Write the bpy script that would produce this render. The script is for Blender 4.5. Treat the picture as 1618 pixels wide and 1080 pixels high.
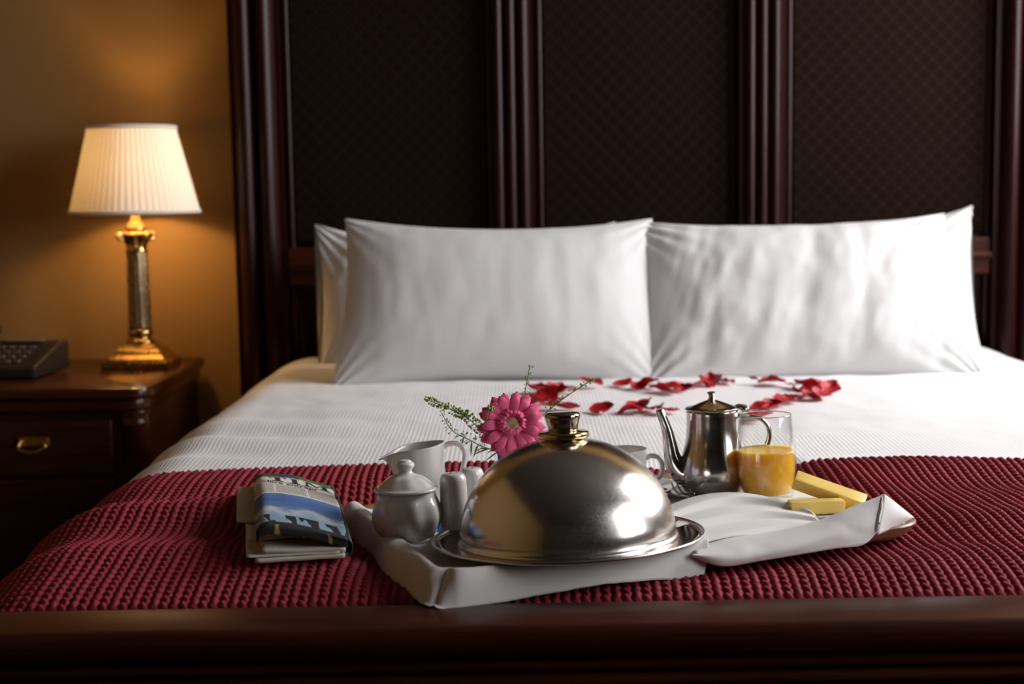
import bpy, bmesh, math, random
import numpy as np
from mathutils import Vector, Matrix, Quaternion, noise
for o in list(bpy.data.objects): bpy.data.objects.remove(o, do_unlink=True)
sc = bpy.context.scene
COL = sc.collection
PI = math.pi
random.seed(7); rng = np.random.default_rng(7)

# ------------------------------------------------------------------ camera, world, light, exposure
cam_d = bpy.data.cameras.new('camera'); cam = bpy.data.objects.new('camera', cam_d); COL.objects.link(cam)
cam_d.sensor_width = 36.0; cam_d.lens = 2200.0/1618.0*36.0
cam.matrix_world = Matrix.Translation((0, 0, 1.03)) @ Matrix.Rotation(PI/2-math.radians(6.2), 4, 'X') @ Matrix.Rotation(-0.0165, 4, 'Z')
cam_d.dof.use_dof = True; cam_d.dof.focus_distance = 1.76; cam_d.dof.aperture_fstop = 4.5
cam_d.clip_start = 0.02
sc.camera = cam
w = bpy.data.worlds.new('world'); sc.world = w; w.use_nodes = True
w.node_tree.nodes['Background'].inputs[0].default_value = (0.5, 0.6, 0.8, 1)
w.node_tree.nodes['Background'].inputs[1].default_value = 0.005
sc.view_settings.view_transform = 'Standard'; sc.view_settings.look = 'None'
sc.view_settings.gamma = 1.0; sc.view_settings.use_curve_mapping = False
sc.view_settings.exposure = 0.0
ld = bpy.data.lights.new('window_daylight', 'AREA'); ld.shape = 'RECTANGLE'; ld.size = 1.4; ld.size_y = 1.2
ld.energy = 116; ld.color = (1.0, 0.962, 0.985)
lo = bpy.data.objects.new('window_daylight', ld); COL.objects.link(lo)
lo.location = (2.27, 2.65, 1.9); lo.rotation_euler = (0, PI/2, 0)      # just outside the window opening, shining in

l2 = bpy.data.lights.new('second_window_daylight', 'AREA'); l2.shape = 'RECTANGLE'; l2.size = 1.3; l2.size_y = 1.0
l2.energy = 38; l2.color = (1.0, 0.962, 0.98)
lo2 = bpy.data.objects.new('second_window_daylight', l2); COL.objects.link(lo2)
lo2.location = (2.27, 0.75, 1.55); lo2.rotation_euler = (0, PI/2, 0)

# ------------------------------------------------------------------ helpers
def mkmesh(name, V, Fc, smooth=True):
    me = bpy.data.meshes.new(name)
    me.from_pydata([tuple(v) for v in V], [], [tuple(f) for f in Fc]); me.update()
    if smooth: me.polygons.foreach_set('use_smooth', [True]*len(me.polygons))
    return me
def gridmesh(name, P, closed_u=False, uv=None):
    """P: array (n, m, 3)"""
    n, m = P.shape[:2]
    idx = np.arange(n*m).reshape(n, m)
    a = idx if not closed_u else np.vstack([idx, idx[:1]])
    q = np.stack([a[:-1, :-1], a[1:, :-1], a[1:, 1:], a[:-1, 1:]], -1).reshape(-1, 4)
    me = bpy.data.meshes.new(name)
    me.vertices.add(n*m); me.vertices.foreach_set('co', P.reshape(-1).astype(np.float32))
    me.loops.add(q.size); me.loops.foreach_set('vertex_index', q.reshape(-1).astype(np.int32))
    me.polygons.add(len(q)); me.polygons.foreach_set('loop_start', np.arange(0, q.size, 4, dtype=np.int32))
    me.update(calc_edges=True)
    me.polygons.foreach_set('use_smooth', np.ones(len(q), dtype=bool))
    if uv is not None:
        l = me.uv_layers.new(name='UVMap'); l.data.foreach_set('uv', uv.reshape(-1, 2)[q.reshape(-1)].reshape(-1).astype(np.float32))
    return me
def ob(name, me, m, parent=None, loc=None, rot=None):
    o = bpy.data.objects.new(name, me); COL.objects.link(o)
    if m is not None and not me.materials: me.materials.append(m)
    if parent: o.parent = parent
    if loc is not None: o.location = loc
    if rot is not None: o.rotation_euler = rot
    return o
def tag(o, label, cat, group=None, kind=None):
    o['label'] = label; o['category'] = cat
    if group: o['group'] = group
    if kind: o['kind'] = kind
    return o
def struct(o): o['kind'] = 'structure'; return o
def empty(name, loc=(0, 0, 0), rot=None):
    o = bpy.data.objects.new(name, None); COL.objects.link(o); o.location = loc; o.empty_display_size = .05
    if rot is not None:
        if isinstance(rot, Quaternion): o.rotation_mode = 'QUATERNION'; o.rotation_quaternion = rot
        else: o.rotation_euler = rot
    return o
def box_me(name, x0, x1, y0, y1, z0, z1, bev=0.0, seg=2):
    bm = bmesh.new(); bmesh.ops.create_cube(bm, size=1)
    for v in bm.verts: v.co = ((x0+x1)/2+v.co.x*(x1-x0), (y0+y1)/2+v.co.y*(y1-y0), (z0+z1)/2+v.co.z*(z1-z0))
    if bev: bmesh.ops.bevel(bm, geom=list(bm.edges), offset=bev, segments=seg, profile=.5, affect='EDGES')
    me = bpy.data.meshes.new(name); bm.to_mesh(me); bm.free()
    if bev and seg > 1:
        ar = sorted((p.area for p in me.polygons), reverse=True)[5]
        me.polygons.foreach_set('use_smooth', [p.area < ar*.999 for p in me.polygons])
    return me
def autosm(me, ang=40):
    bm = bmesh.new(); bm.from_mesh(me)
    for e in bm.edges:
        if len(e.link_faces) == 2 and e.calc_face_angle(0) > math.radians(ang): e.smooth = False
    bm.to_mesh(me); bm.free()
def lathe(prof, n=64, lobes=0, lob=None, mod=None):
    prof = np.array(prof, float); th = np.linspace(0, 2*PI, n, endpoint=False)
    R = np.repeat(prof[None, :, 0], n, 0); Z = np.repeat(prof[None, :, 1], n, 0); T = np.repeat(th[:, None], len(prof), 1)
    if lobes: R = R*(1+lob[None, :]*np.cos(lobes*T))
    P = np.stack([R*np.cos(T), R*np.sin(T), Z], -1)
    if mod is not None: P = mod(P, T, prof)
    return P
def spline(pts, n=60):
    """Catmull-Rom through points (any dimension)"""
    p = np.array(pts, float); p = np.vstack([2*p[0]-p[1], p, 2*p[-1]-p[-2]])
    k = len(p)-3; out = []
    for t in np.linspace(0, k-1e-9, n):
        i = int(t); f = t-i; a, b, c, d = p[i:i+4]
        out.append(.5*((2*b)+(-a+c)*f+(2*a-5*b+4*c-d)*f*f+(-a+3*b-3*c+d)*f**3))
    return np.array(out)
def tube(pts, rad, n=12, flat=None, cap=True):
    p = np.array(pts, float); m = len(p); rad = np.broadcast_to(np.array(rad, float), (m,))
    t = np.gradient(p, axis=0); t /= np.linalg.norm(t, axis=1)[:, None]
    up = np.array([0, 0, 1.]) if abs(t[0][2]) < .9 else np.array([0, 1., 0])
    ns = []; nrm = np.cross(t[0], up); nrm /= np.linalg.norm(nrm)
    for i in range(m):
        nrm = nrm-t[i]*np.dot(nrm, t[i]); nrm /= np.linalg.norm(nrm); ns.append(nrm.copy())
    ns = np.array(ns); bs = np.cross(t, ns)
    th = np.linspace(0, 2*PI, n, endpoint=False)
    fx, fy = flat if flat else (1, 1)
    P = p[None]+rad[None, :, None]*(fx*np.cos(th)[:, None, None]*ns[None]+fy*np.sin(th)[:, None, None]*bs[None])
    if cap:
        P = np.concatenate([np.repeat(p[None, :1], n, 0), P, np.repeat(p[None, -1:], n, 0)], 1)
    return P
def tube_me(name, pts, rad, n=12, flat=None): return gridmesh(name, tube(pts, rad, n, flat), True)
def joined(name, Ps, closed=True):
    V = []; Fc = []
    for P in Ps:
        n, m = P.shape[:2]; b = len(V); V += [tuple(v) for v in P.reshape(-1, 3)]
        for i in range(n if closed else n-1):
            for j in range(m-1):
                i2 = (i+1) % n; Fc.append((b+i*m+j, b+i2*m+j, b+i2*m+j+1, b+i*m+j+1))
    return mkmesh(name, V, Fc)
def nz(x, y, z=0.0): return noise.noise(Vector((x, y, z)))
def fbm(x, y, z=0., o=3): return noise.fractal(Vector((x, y, z)), 1.0, 2.0, o)
def npfbm(X, Y, seed=0, octv=4):
    """cheap smooth value noise, vectorised"""
    r = np.random.default_rng(seed); T = r.random((64, 64)); out = 0; a = 1.
    for k in range(octv):
        xi = np.floor(X).astype(int); yi = np.floor(Y).astype(int); fx = X-xi; fy = Y-yi
        fx = fx*fx*(3-2*fx); fy = fy*fy*(3-2*fy)
        g = lambda i, j: T[(xi+i) % 64, (yi+j) % 64]
        out = out+a*((g(0, 0)*(1-fx)+g(1, 0)*fx)*(1-fy)+(g(0, 1)*(1-fx)+g(1, 1)*fx)*fy-.5)
        X = X*2+17; Y = Y*2+31; a *= .5
    return out
def sstep(a, b, x): t = np.clip((x-a)/(b-a), 0, 1); return t*t*(3-2*t)

# ------------------------------------------------------------------ materials
class NT:
    def __init__(s, m): s.t = m.node_tree; s.n = s.t.nodes; s.l = s.t.links
    def new(s, ty, **kw):
        n = s.n.new(ty)
        for k, v in kw.items():
            if k in n.inputs.keys() if hasattr(n.inputs, 'keys') else False: n.inputs[k].default_value = v
            else: setattr(n, k, v)
        return n
    def link(s, a, b): s.l.new(a, b)
    def math(s, op, a, b=None, c=None):
        n = s.n.new('ShaderNodeMath'); n.operation = op
        for i, v in enumerate((a, b, c)):
            if v is None: continue
            if hasattr(v, 'is_linked') or hasattr(v, 'links'): s.l.new(v, n.inputs[i])
            else: n.inputs[i].default_value = v
        return n.outputs[0]
    def mix(s, fac, a, b, blend='MIX'):
        n = s.n.new('ShaderNodeMix'); n.data_type = 'RGBA'; n.blend_type = blend
        for i, v in ((0, fac), (6, a), (7, b)):
            if hasattr(v, 'links'): s.l.new(v, n.inputs[i])
            else: n.inputs[i].default_value = v if i == 0 else (*v, 1)[:4]
        return n.outputs[2]
    def noise(s, scale, detail=3, vec=None, rough=.5):
        n = s.n.new('ShaderNodeTexNoise'); n.inputs['Scale'].default_value = scale; n.inputs['Detail'].default_value = detail; n.inputs['Roughness'].default_value = rough
        s.l.new(vec if vec is not None else s.coord(), n.inputs['Vector']); return n.outputs['Fac']
    def coord(s, k='Object'):
        n = s.n.new('ShaderNodeTexCoord'); return n.outputs[k]
    def mapping(s, vec, scale=(1, 1, 1), rot=(0, 0, 0), loc=(0, 0, 0)):
        n = s.n.new('ShaderNodeMapping'); n.inputs['Scale'].default_value = scale; n.inputs['Rotation'].default_value = rot; n.inputs['Location'].default_value = loc
        s.l.new(vec, n.inputs['Vector']); return n.outputs[0]
    def sep(s, vec): n = s.n.new('ShaderNodeSeparateXYZ'); s.l.new(vec, n.inputs[0]); return n.outputs
    def ramp(s, fac, stops, interp='LINEAR'):
        n = s.n.new('ShaderNodeValToRGB'); n.color_ramp.interpolation = interp; e = n.color_ramp.elements
        while len(e) < len(stops): e.new(.5)
        for i, (p, c) in enumerate(stops): e[i].position = p; e[i].color = (*c, 1) if len(c) == 3 else c
        s.l.new(fac, n.inputs[0]); return n.outputs[0]
    def bump(s, h, strength=.3, dist=.002, bsdf=None):
        n = s.n.new('ShaderNodeBump'); n.inputs['Strength'].default_value = strength; n.inputs['Distance'].default_value = dist
        s.l.new(h, n.inputs['Height']); s.l.new(n.outputs[0], (bsdf or s.b).inputs['Normal']); return n
def base(name, col, rough=.5, metal=0., **kw):
    m = bpy.data.materials.new(name); m.use_nodes = True; t = NT(m); b = m.node_tree.nodes['Principled BSDF']; t.b = b
    b.inputs['Base Color'].default_value = (*col, 1); b.inputs['Roughness'].default_value = rough; b.inputs['Metallic'].default_value = metal
    for k, v in kw.items(): b.inputs[k.replace('_', ' ')].default_value = v
    return m, t
def simple(name, col, rough=.5, metal=0., var=.12, nscale=30, bump=0., bdist=.001, **kw):
    m, t = base(name, col, rough, metal, **kw)
    f = t.noise(nscale, 4)
    c = t.mix(f, tuple(x*(1-var) for x in col), tuple(min(1, x*(1+var)) for x in col)); t.link(c, t.b.inputs['Base Color'])
    if bump: t.bump(t.noise(nscale*3, 3), bump, bdist)
    return m
def wood(name, c0, c1, rough=.28, axis=(1, 12, 12), scale=6, coat=.12):
    m, t = base(name, c0, rough, Coat_Weight=coat, Coat_Roughness=.15, Specular_IOR_Level=.3)
    v = t.mapping(t.coord(), axis); n1 = t.noise(scale, 6, v, .65); n2 = t.noise(scale*6, 3, v)
    f = t.math('ADD', t.math('MULTIPLY', n1, .75), t.math('MULTIPLY', n2, .25))
    t.link(t.ramp(f, [(.3, c0), (.7, c1)]), t.b.inputs['Base Color'])
    t.bump(f, .08, .001)
    return m
def metal(name, col, r0, r1, scr=60, stretch=(1, 1, 1), bump=.03):
    m, t = base(name, col, r0, 1.0)
    v = t.mapping(t.coord(), stretch); n = t.noise(scr, 6, v, .7)
    g = t.noise(9, 4)
    f = t.math('MULTIPLY', n, g)
    rr = t.n.new('ShaderNodeMapRange'); t.link(f, rr.inputs[0]); rr.inputs[1].default_value = .15; rr.inputs[2].default_value = .42; rr.inputs[3].default_value = r0; rr.inputs[4].default_value = r1
    t.link(rr.outputs[0], t.b.inputs['Roughness'])
    t.link(t.mix(g, tuple(c*.88 for c in col), col), t.b.inputs['Base Color'])
    if bump: t.bump(n, bump, .0006)
    return m
MAHOG = wood('mahogany', (.009, .0009, .0006), (.026, .003, .0015), .42, (14, 14, 1), 4, .04)
MAHOG.node_tree.nodes['Principled BSDF'].inputs['Specular IOR Level'].default_value = .16
MAHOGX = wood('mahogany_lengthwise', (.024, .005, .0022), (.075, .018, .007), .34, (1, 14, 14), 4, .04)
MAHOGX.node_tree.nodes['Principled BSDF'].inputs['Specular IOR Level'].default_value = .2
NSW = wood('nightstand_wood', (.02, .0045, .002), (.06, .014, .005), .22, (1, 14, 14), 5)
TRAYW = wood('walnut_tray', (.16, .075, .035), (.33, .18, .095), .4, (2, 24, 24), 5, .15)
SILVER = metal('scratched_silver', (.72, .70, .67), .17, .28, 420, (1, 1, 1), .02)
_n = SILVER.node_tree; _tg = _n.nodes.new('ShaderNodeTangent'); _tg.direction_type = 'RADIAL'; _tg.axis = 'Z'
_n.nodes['Principled BSDF'].inputs['Anisotropic'].default_value = .55; _n.links.new(_tg.outputs[0], _n.nodes['Principled BSDF'].inputs['Tangent'])
POLISH = metal('polished_silver', (.70, .67, .63), .04, .10, 120, (1, 1, 1), .01)
POT = metal('coffee_pot_steel', (.60, .57, .53), .13, .26, 120)
BRASS = metal('aged_brass', (.62, .40, .14), .16, .34, 60)
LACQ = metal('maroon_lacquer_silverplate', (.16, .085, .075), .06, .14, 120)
KNOBM = metal('knob_bronze_silver', (.50, .42, .32), .08, .2, 60)
COLLAR = metal('gilt_collar', (.72, .58, .34), .1, .22, 60)
CHINA = simple('white_porcelain', (.78, .76, .73), .12, var=.02, Coat_Weight=.5, Coat_Roughness=.04)
BLACKP = simple('black_plastic', (.012, .011, .011), .35, var=.2)
KEYP = simple('grey_key_plastic', (.06, .06, .06), .4, var=.2)
CHEESE = simple('yellow_cheese', (.88, .63, .17), .38, var=.05, nscale=60, bump=.12, Subsurface_Weight=.25, Subsurface_Scale=.006)
CHEESE.node_tree.nodes['Principled BSDF'].inputs['Subsurface Radius'].default_value = (1, .6, .2)
PETAL = simple('red_petal', (.42, .003, .012), .5, var=.4, nscale=60, bump=.1)
GERB = simple('pink_gerbera_petal', (.85, .12, .28), .75, var=.22, nscale=90, bump=.15)
GERBC = simple('gerbera_florets', (.62, .16, .2), .6, var=.3, nscale=300)
GERBY = simple('gerbera_eye', (.85, .80, .45), .7, var=.3, nscale=400, bump=.4)
LEAF = simple('sprig_green', (.11, .2, .025), .5, var=.35, nscale=80)
POD = simple('seed_pod_green', (.24, .34, .07), .55, var=.35, nscale=120)
PODP = simple('pale_blossom', (.55, .55, .32), .7, var=.3, nscale=120)
BLUEG, _t = base('cobalt_glass', (.01, .05, .62), .08, Transmission_Weight=.35, IOR=1.45)
_t.link(_t.mix(_t.noise(20), (.008, .04, .55), (.012, .06, .7)), _t.b.inputs['Base Color'])
BLUEP = simple('blue_paper_foil', (.02, .10, .42), .3, var=.15)
def glass_mat():
    m, t = base('clear_glass', (1, 1, 1), .0); t.n.remove(t.b)
    tr = t.n.new('ShaderNodeBsdfTransparent'); g = t.n.new('ShaderNodeBsdfGlossy'); g.inputs['Roughness'].default_value = .01
    lw = t.n.new('ShaderNodeLayerWeight'); lw.inputs['Blend'].default_value = .5; mx = t.n.new('ShaderNodeMixShader')
    t.link(t.math('MULTIPLY_ADD', t.math('POWER', lw.outputs['Facing'], 3.0), .85, .03), mx.inputs[0]); t.link(tr.outputs[0], mx.inputs[1]); t.link(g.outputs[0], mx.inputs[2])
    t.link(t.mix(t.noise(4), (.985, .99, .99), (.99, .995, .995)), tr.inputs[0]); t.link(mx.outputs[0], t.n['Material Output'].inputs[0]); return m
GLASS = glass_mat()
JUICE = simple('orange_juice', (1.0, .54, .05), .25, var=.03, nscale=20, Subsurface_Weight=.8, Subsurface_Scale=.03)
JUICE.node_tree.nodes['Principled BSDF'].inputs['Subsurface Radius'].default_value = (1, .5, .1)
def linen(name, col, scale=4200, st=.05, sheen=.1):
    m, t = base(name, col, .75, Sheen_Weight=sheen)
    c = t.coord(); a = t.n.new('ShaderNodeTexWave'); a.inputs['Scale'].default_value = scale/6.28/2; a.bands_direction = 'X'; t.link(c, a.inputs[0])
    b2 = t.n.new('ShaderNodeTexWave'); b2.inputs['Scale'].default_value = scale/6.28/2; b2.bands_direction = 'Y'; t.link(c, b2.inputs[0])
    h = t.math('ADD', a.outputs['Fac'], b2.outputs['Fac']); h = t.math('ADD', h, t.noise(300, 3))
    t.bump(h, st, .0003)
    t.link(t.mix(t.noise(14, 4), tuple(x*.95 for x in col), col), t.b.inputs['Base Color']); return m
LINEN = linen('white_linen', (.78, .76, .74))
PILLOW = linen('white_pillow_cotton', (.68, .672, .675), 3000, .06)
def stripe_mat():
    m, t = base('white_striped_sateen', (.82, .81, .81), .6, Sheen_Weight=.1)
    x = t.sep(t.coord())[0]
    wv = t.math('SINE', t.math('MULTIPLY', x, 2*PI/.0072)); sq = t.math('MULTIPLY_ADD', wv, .5, .5)
    t.link(t.mix(sq, (.80, .79, .795), (.88, .87, .875)), t.b.inputs['Base Color'])
    rr = t.math('MULTIPLY_ADD', sq, -.25, .75); t.link(rr, t.b.inputs['Roughness'])
    t.bump(t.math('ADD', sq, t.math('MULTIPLY', t.noise(500, 2), .2)), .4, .0009); return m
SHEET = stripe_mat()
def knit_mat():
    m, t = base('burgundy_knit_yarn', (.2, .006, .018), .8, Sheen_Weight=.05, Sheen_Roughness=.4)
    t.b.inputs['Sheen Tint'].default_value = (.8, .15, .2, 1)
    n1 = t.noise(14, 3); n2 = t.noise(900, 2)
    c = t.mix(n1, (.16, .0035, .013), (.29, .010, .028)); c = t.mix(t.math('MULTIPLY', n2, .4), c, (.42, .022, .045))
    t.link(c, t.b.inputs['Base Color'])
    v = t.mapping(t.coord(), (1, .35, 1), (0, 0, .5)); t.bump(t.noise(1100, 3, v), .5, .0008); return m
KNIT = knit_mat()
def fabric_panel():
    m, t = base('brown_diamond_brocade', (.01, .0065, .0045), .85, Sheen_Weight=.0, Specular_IOR_Level=.06)
    s = t.sep(t.coord()); k = 2*PI/.040
    a = t.math('ABSOLUTE', t.math('SINE', t.math('MULTIPLY', t.math('ADD', s[0], s[2]), k/2)))
    b2 = t.math('ABSOLUTE', t.math('SINE', t.math('MULTIPLY', t.math('SUBTRACT', s[0], s[2]), k/2)))
    ln = t.math('SMOOTH_MIN', a, b2, .1); f = t.math('LESS_THAN', ln, .16)
    dots = t.noise(350, 2)
    c = t.mix(f, (.0090, .0038, .0021), (.019, .0095, .0055)); c = t.mix(t.math('MULTIPLY', dots, .5), c, (.012, .0055, .0032))
    t.link(c, t.b.inputs['Base Color'])
    t.link(t.math('MULTIPLY_ADD', f, -.1, .85), t.b.inputs['Roughness'])
    t.bump(t.math('ADD', f, dots), .15, .0006); return m
BROCADE = fabric_panel()
def wall_mat():
    m, t = base('ochre_wallpaper', (.3, .19, .075), .7)
    s = t.sep(t.coord()); k = 2*PI/.018
    a = t.math('SINE', t.math('MULTIPLY', t.math('ADD', t.math('ADD', s[0], s[1]), s[2]), k)); b2 = t.math('SINE', t.math('MULTIPLY', t.math('SUBTRACT', t.math('ADD', s[0], s[1]), s[2]), k))
    f = t.math('MULTIPLY_ADD', t.math('MULTIPLY', a, b2), .5, .5)
    c = t.mix(f, (.235, .132, .040), (.30, .175, .058)); t.link(c, t.b.inputs['Base Color'])
    t.bump(f, .1, .0005); return m
WALL = wall_mat()
CEIL = simple('ceiling_paint', (.045, .036, .03), .9, var=.05)
CARPET = simple('dark_carpet', (.06, .03, .022), .95, var=.3, nscale=200, bump=.6, bdist=.004)
DARKW = simple('shadowy_olive_wall', (.035, .03, .022), .85, var=.1)
WHITEP = simple('white_window_paint', (.75, .74, .72), .4, var=.04)
PAGE = simple('newsprint', (.70, .65, .57), .85, var=.1, nscale=60, bump=.1)
INK = simple('black_ink', (.012, .012, .014), .8, var=.2)

# ------------------------------------------------------------------ room
def panel(name, me, m): return struct(ob(name, me, m))
X0, X1, Y0, Y1, ZC = -2.3, 2.2, -2.4, 3.68, 3.0
panel('floor', box_me('floor', X0, X1, Y0, Y1, -.1, 0), CARPET)
panel('ceiling', box_me('ceiling', X0, X1, Y0, Y1, ZC, ZC+.1), CEIL)
panel('wall_back', box_me('wall_back', X0-.1, X1+.1, Y1, Y1+.1, 0, ZC), WALL)
panel('wall_left', box_me('wall_left', X0-.1, X0, Y0, Y1, 0, ZC), WALL)
panel('wall_front', box_me('wall_front', X0-.1, X1+.1, Y0-.1, Y0, 0, ZC), DARKW)
WINS = ((1.95, 3.35, 1.1, 2.7), (.15, 1.35, .8, 2.3))
def wall_with_holes():
    bm = bmesh.new(); (a0, a1, b0, b1), (c0, c1, d0, d1) = WINS
    for (a, b, c, d) in ((Y0, c0, 0, ZC), (c1, a0, 0, ZC), (a1, Y1, 0, ZC), (a0, a1, 0, b0), (a0, a1, b1, ZC), (c0, c1, 0, d0), (c0, c1, d1, ZC)):
        q = bmesh.ops.create_cube(bm, size=1)
        for v in q['verts']: v.co = (X1+.05+v.co.x*.1, (a+b)/2+v.co.y*(b-a), (c+d)/2+v.co.z*(d-c))
    me = bpy.data.meshes.new('wall_right'); bm.to_mesh(me); bm.free(); return me
panel('wall_right', wall_with_holes(), WALL)
def pane_mat():
    m, t = base('window_pane', (1, 1, 1), .0); t.n.remove(t.b)
    tr = t.n.new('ShaderNodeBsdfTransparent'); g = t.n.new('ShaderNodeBsdfGlossy'); g.inputs['Roughness'].default_value = .02
    mx = t.n.new('ShaderNodeMixShader'); mx.inputs[0].default_value = .06; t.link(tr.outputs[0], mx.inputs[1]); t.link(g.outputs[0], mx.inputs[2])
    t.link(t.mix(t.noise(3), (.96, .98, .97), (1, 1, 1)), tr.inputs[0])
    t.link(mx.outputs[0], t.n['Material Output'].inputs[0]); return m
PANE = pane_mat()
for k, (wy0, wy1, wz0, wz1) in enumerate(WINS):
    win = struct(empty('window_%d' % (k+1), (X1, (wy0+wy1)/2, wz0))); hy, hz = (wy1-wy0)/2, wz1-wz0
    for nm, a in (('frame', (-.02, .05, -hy, -hy+.05, 0, hz)), ('frame', (-.02, .05, hy-.05, hy, 0, hz)), ('frame', (-.02, .05, -hy, hy, hz-.05, hz)), ('frame', (-.02, .05, -hy, hy, 0, .05)), ('mullion', (0, .04, -.025, .025, .05, hz-.05)), ('sill', (-.12, .0, -hy-.05, hy+.05, -.03, 0))):
        ob(nm, box_me(nm, *a, bev=.006), WHITEP, win)
    for s_ in (-1, 1): ob('pane', box_me('pane', .018, .022, min(s_*.025, s_*(hy-.05)), max(s_*.025, s_*(hy-.05)), .05, hz-.05), PANE, win)
panel('baseboard_back', box_me('baseboard_back', X0, X1, Y1-.018, Y1, 0, .12, .005), MAHOGX)

# ------------------------------------------------------------------ bed frame: headboard and footboard
BX0, BX1 = -.694, 1.345; BC = (BX0+BX1)/2; HY = 3.52
bed = tag(empty('bed', (BC, 2.45, 0)), 'dark mahogany bed frame with tall panelled headboard and low footboard', 'bed')
O = Vector((BC, 2.45, 0))
def B(a): return (a[0]-O.x, a[1]-O.x, a[2]-O.y, a[3]-O.y, a[4], a[5])
HT = 1.95
head = ob('headboard', box_me('headboard', *B((BX0+.02, BX1-.02, HY+.035, Y1-.002, .02, HT)), bev=.004), MAHOG, bed)
def fluted(name, x0, x1, nre, z0, z1, proud=.02, yb=HY+.03, side=.012):
    """upright with rounded vertical reeds across its face"""
    w_ = x1-x0; pts = [(x0, yb), (x0, HY)]
    xa, xb = x0+side, x1-side; rw = (xb-xa)/nre
    pts.append((xa, HY))
    for k in range(nre):
        for t in np.linspace(.06, .94, 9): pts.append((xa+rw*(k+t), HY-proud*math.sin(PI*t)**.7))
        if k < nre-1: pts.append((xa+rw*(k+1), HY+.004))
    pts += [(xb, HY), (x1, HY), (x1, yb)]
    n = len(pts); V = [(x-O.x, y-O.y, z0) for x, y in pts]+[(x-O.x, y-O.y, z1) for x, y in pts]
    Fc = [(i, i+1, n+i+1, n+i) for i in range(n-1)]+[(n-1, 0, n, 2*n-1), tuple(range(n-1, -1, -1)), tuple(range(n, 2*n))]
    me = mkmesh(name, V, Fc); autosm(me, 50); return me
ob('post', fluted('post', BX0, -.567, 2, 0, HT+.05, .03), MAHOG, head)
ob('post', fluted('post', 1.218, BX1, 2, 0, HT+.05, .03), MAHOG, head)
ob('stile', fluted('stile', -.053, .066, 3, .05, HT-.02, .016), MAHOG, head)
ob('stile', fluted('stile', .577, .694, 3, .05, HT-.02, .016), MAHOG, head)
ob('top_rail', box_me('top_rail', *B((-.567, 1.218, HY-.01, HY+.04, HT-.12, HT+.03)), bev=.012), MAHOGX, head)
PXS = ((-.567, -.053), (.066, .577), (.694, 1.218))
for a, b in PXS:
    ob('rail', box_me('rail', *B((a, b, HY+.008, HY+.04, .80, .895)), bev=.006), MAHOGX, head)
    ob('rail_moulding', box_me('rail_moulding', *B((a, b, HY-.004, HY+.02, .84, .858)), bev=.006), MAHOGX, head)
    ob('upper_panel', box_me('upper_panel', *B((a+.02, b-.012, HY+.022, HY+.04, .905, HT-.13)), bev=.006), BROCADE, head)
    ob('lower_panel', box_me('lower_panel', *B((a+.04, b-.04, HY+.022, HY+.04, .3, .775)), bev=.006), BROCADE, head)
    for xx in (a, b): ob('bead', tube_me('bead', [(xx+(.012 if xx == a else -.008)-O.x, HY+.03-O.y, z) for z in (.3, .9, 1.5, HT-.1)], .010, 10), MAHOG, head)
# footboard: rounded cap rail over reeded front
FB0, FB1, FZ = 1.362, 1.45, .593
def extrude_x(name, prof, x0, x1):
    n = len(prof); V = [(x0-O.x, y-O.y, z) for y, z in prof]+[(x1-O.x, y-O.y, z) for y, z in prof]
    Fc = [(i, (i+1) % n, n+(i+1) % n, n+i) for i in range(n)]+[tuple(range(n)), tuple(range(2*n-1, n-1, -1))]
    me = mkmesh(name, V, Fc); autosm(me, 50); return me
foot = ob('footboard', box_me('footboard', *B((BX0+.05, BX1-.05, 1.385, 1.435, .08, .57)), bev=.003), MAHOG, bed)
arc = lambda cy, cz, ry, rz, a0, a1, n: [(cy+ry*math.cos(math.radians(a)), cz+rz*math.sin(math.radians(a))) for a in np.linspace(a0, a1, n)]
cap = arc(FB1-.006, FZ-.006, .006, .006, 0, 90, 5)+[(1.40, FZ+.0012)]+arc(FB0+.012, FZ-.014, .014, .014, 90, 180, 8)+[(FB0+.004, FZ-.030), (FB0+.016, FZ-.036), (FB1, FZ-.036)]
ob('cap_rail', extrude_x('cap_rail', cap, BX0-.02, BX1+.02), MAHOGX, foot)
for k, z in enumerate((.548, .531)):
    ob('moulding', extrude_x('moulding', arc(1.384, z, .010, .007, 90, 270, 8)+[(1.39, z-.007), (1.39, z+.007)], BX0+.05, BX1-.05), MAHOGX, foot)
ob('moulding', extrude_x('moulding', arc(1.384, .14, .016, .03, 90, 270, 8)+[(1.39, .11), (1.39, .17)], BX0+.05, BX1-.05), MAHOGX, foot)
for xx in (BX0, BX1-.07): ob('corner_post', box_me('corner_post', *B((xx, xx+.07, 1.37, 1.45, 0, .56)), bev=.01), MAHOG, foot)
for xx in (BX0+.02, BX1-.05): ob('side_rail', box_me('side_rail', *B((xx, xx+.03, 1.43, HY+.03, .16, .34)), bev=.005), MAHOGX, bed)

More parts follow.
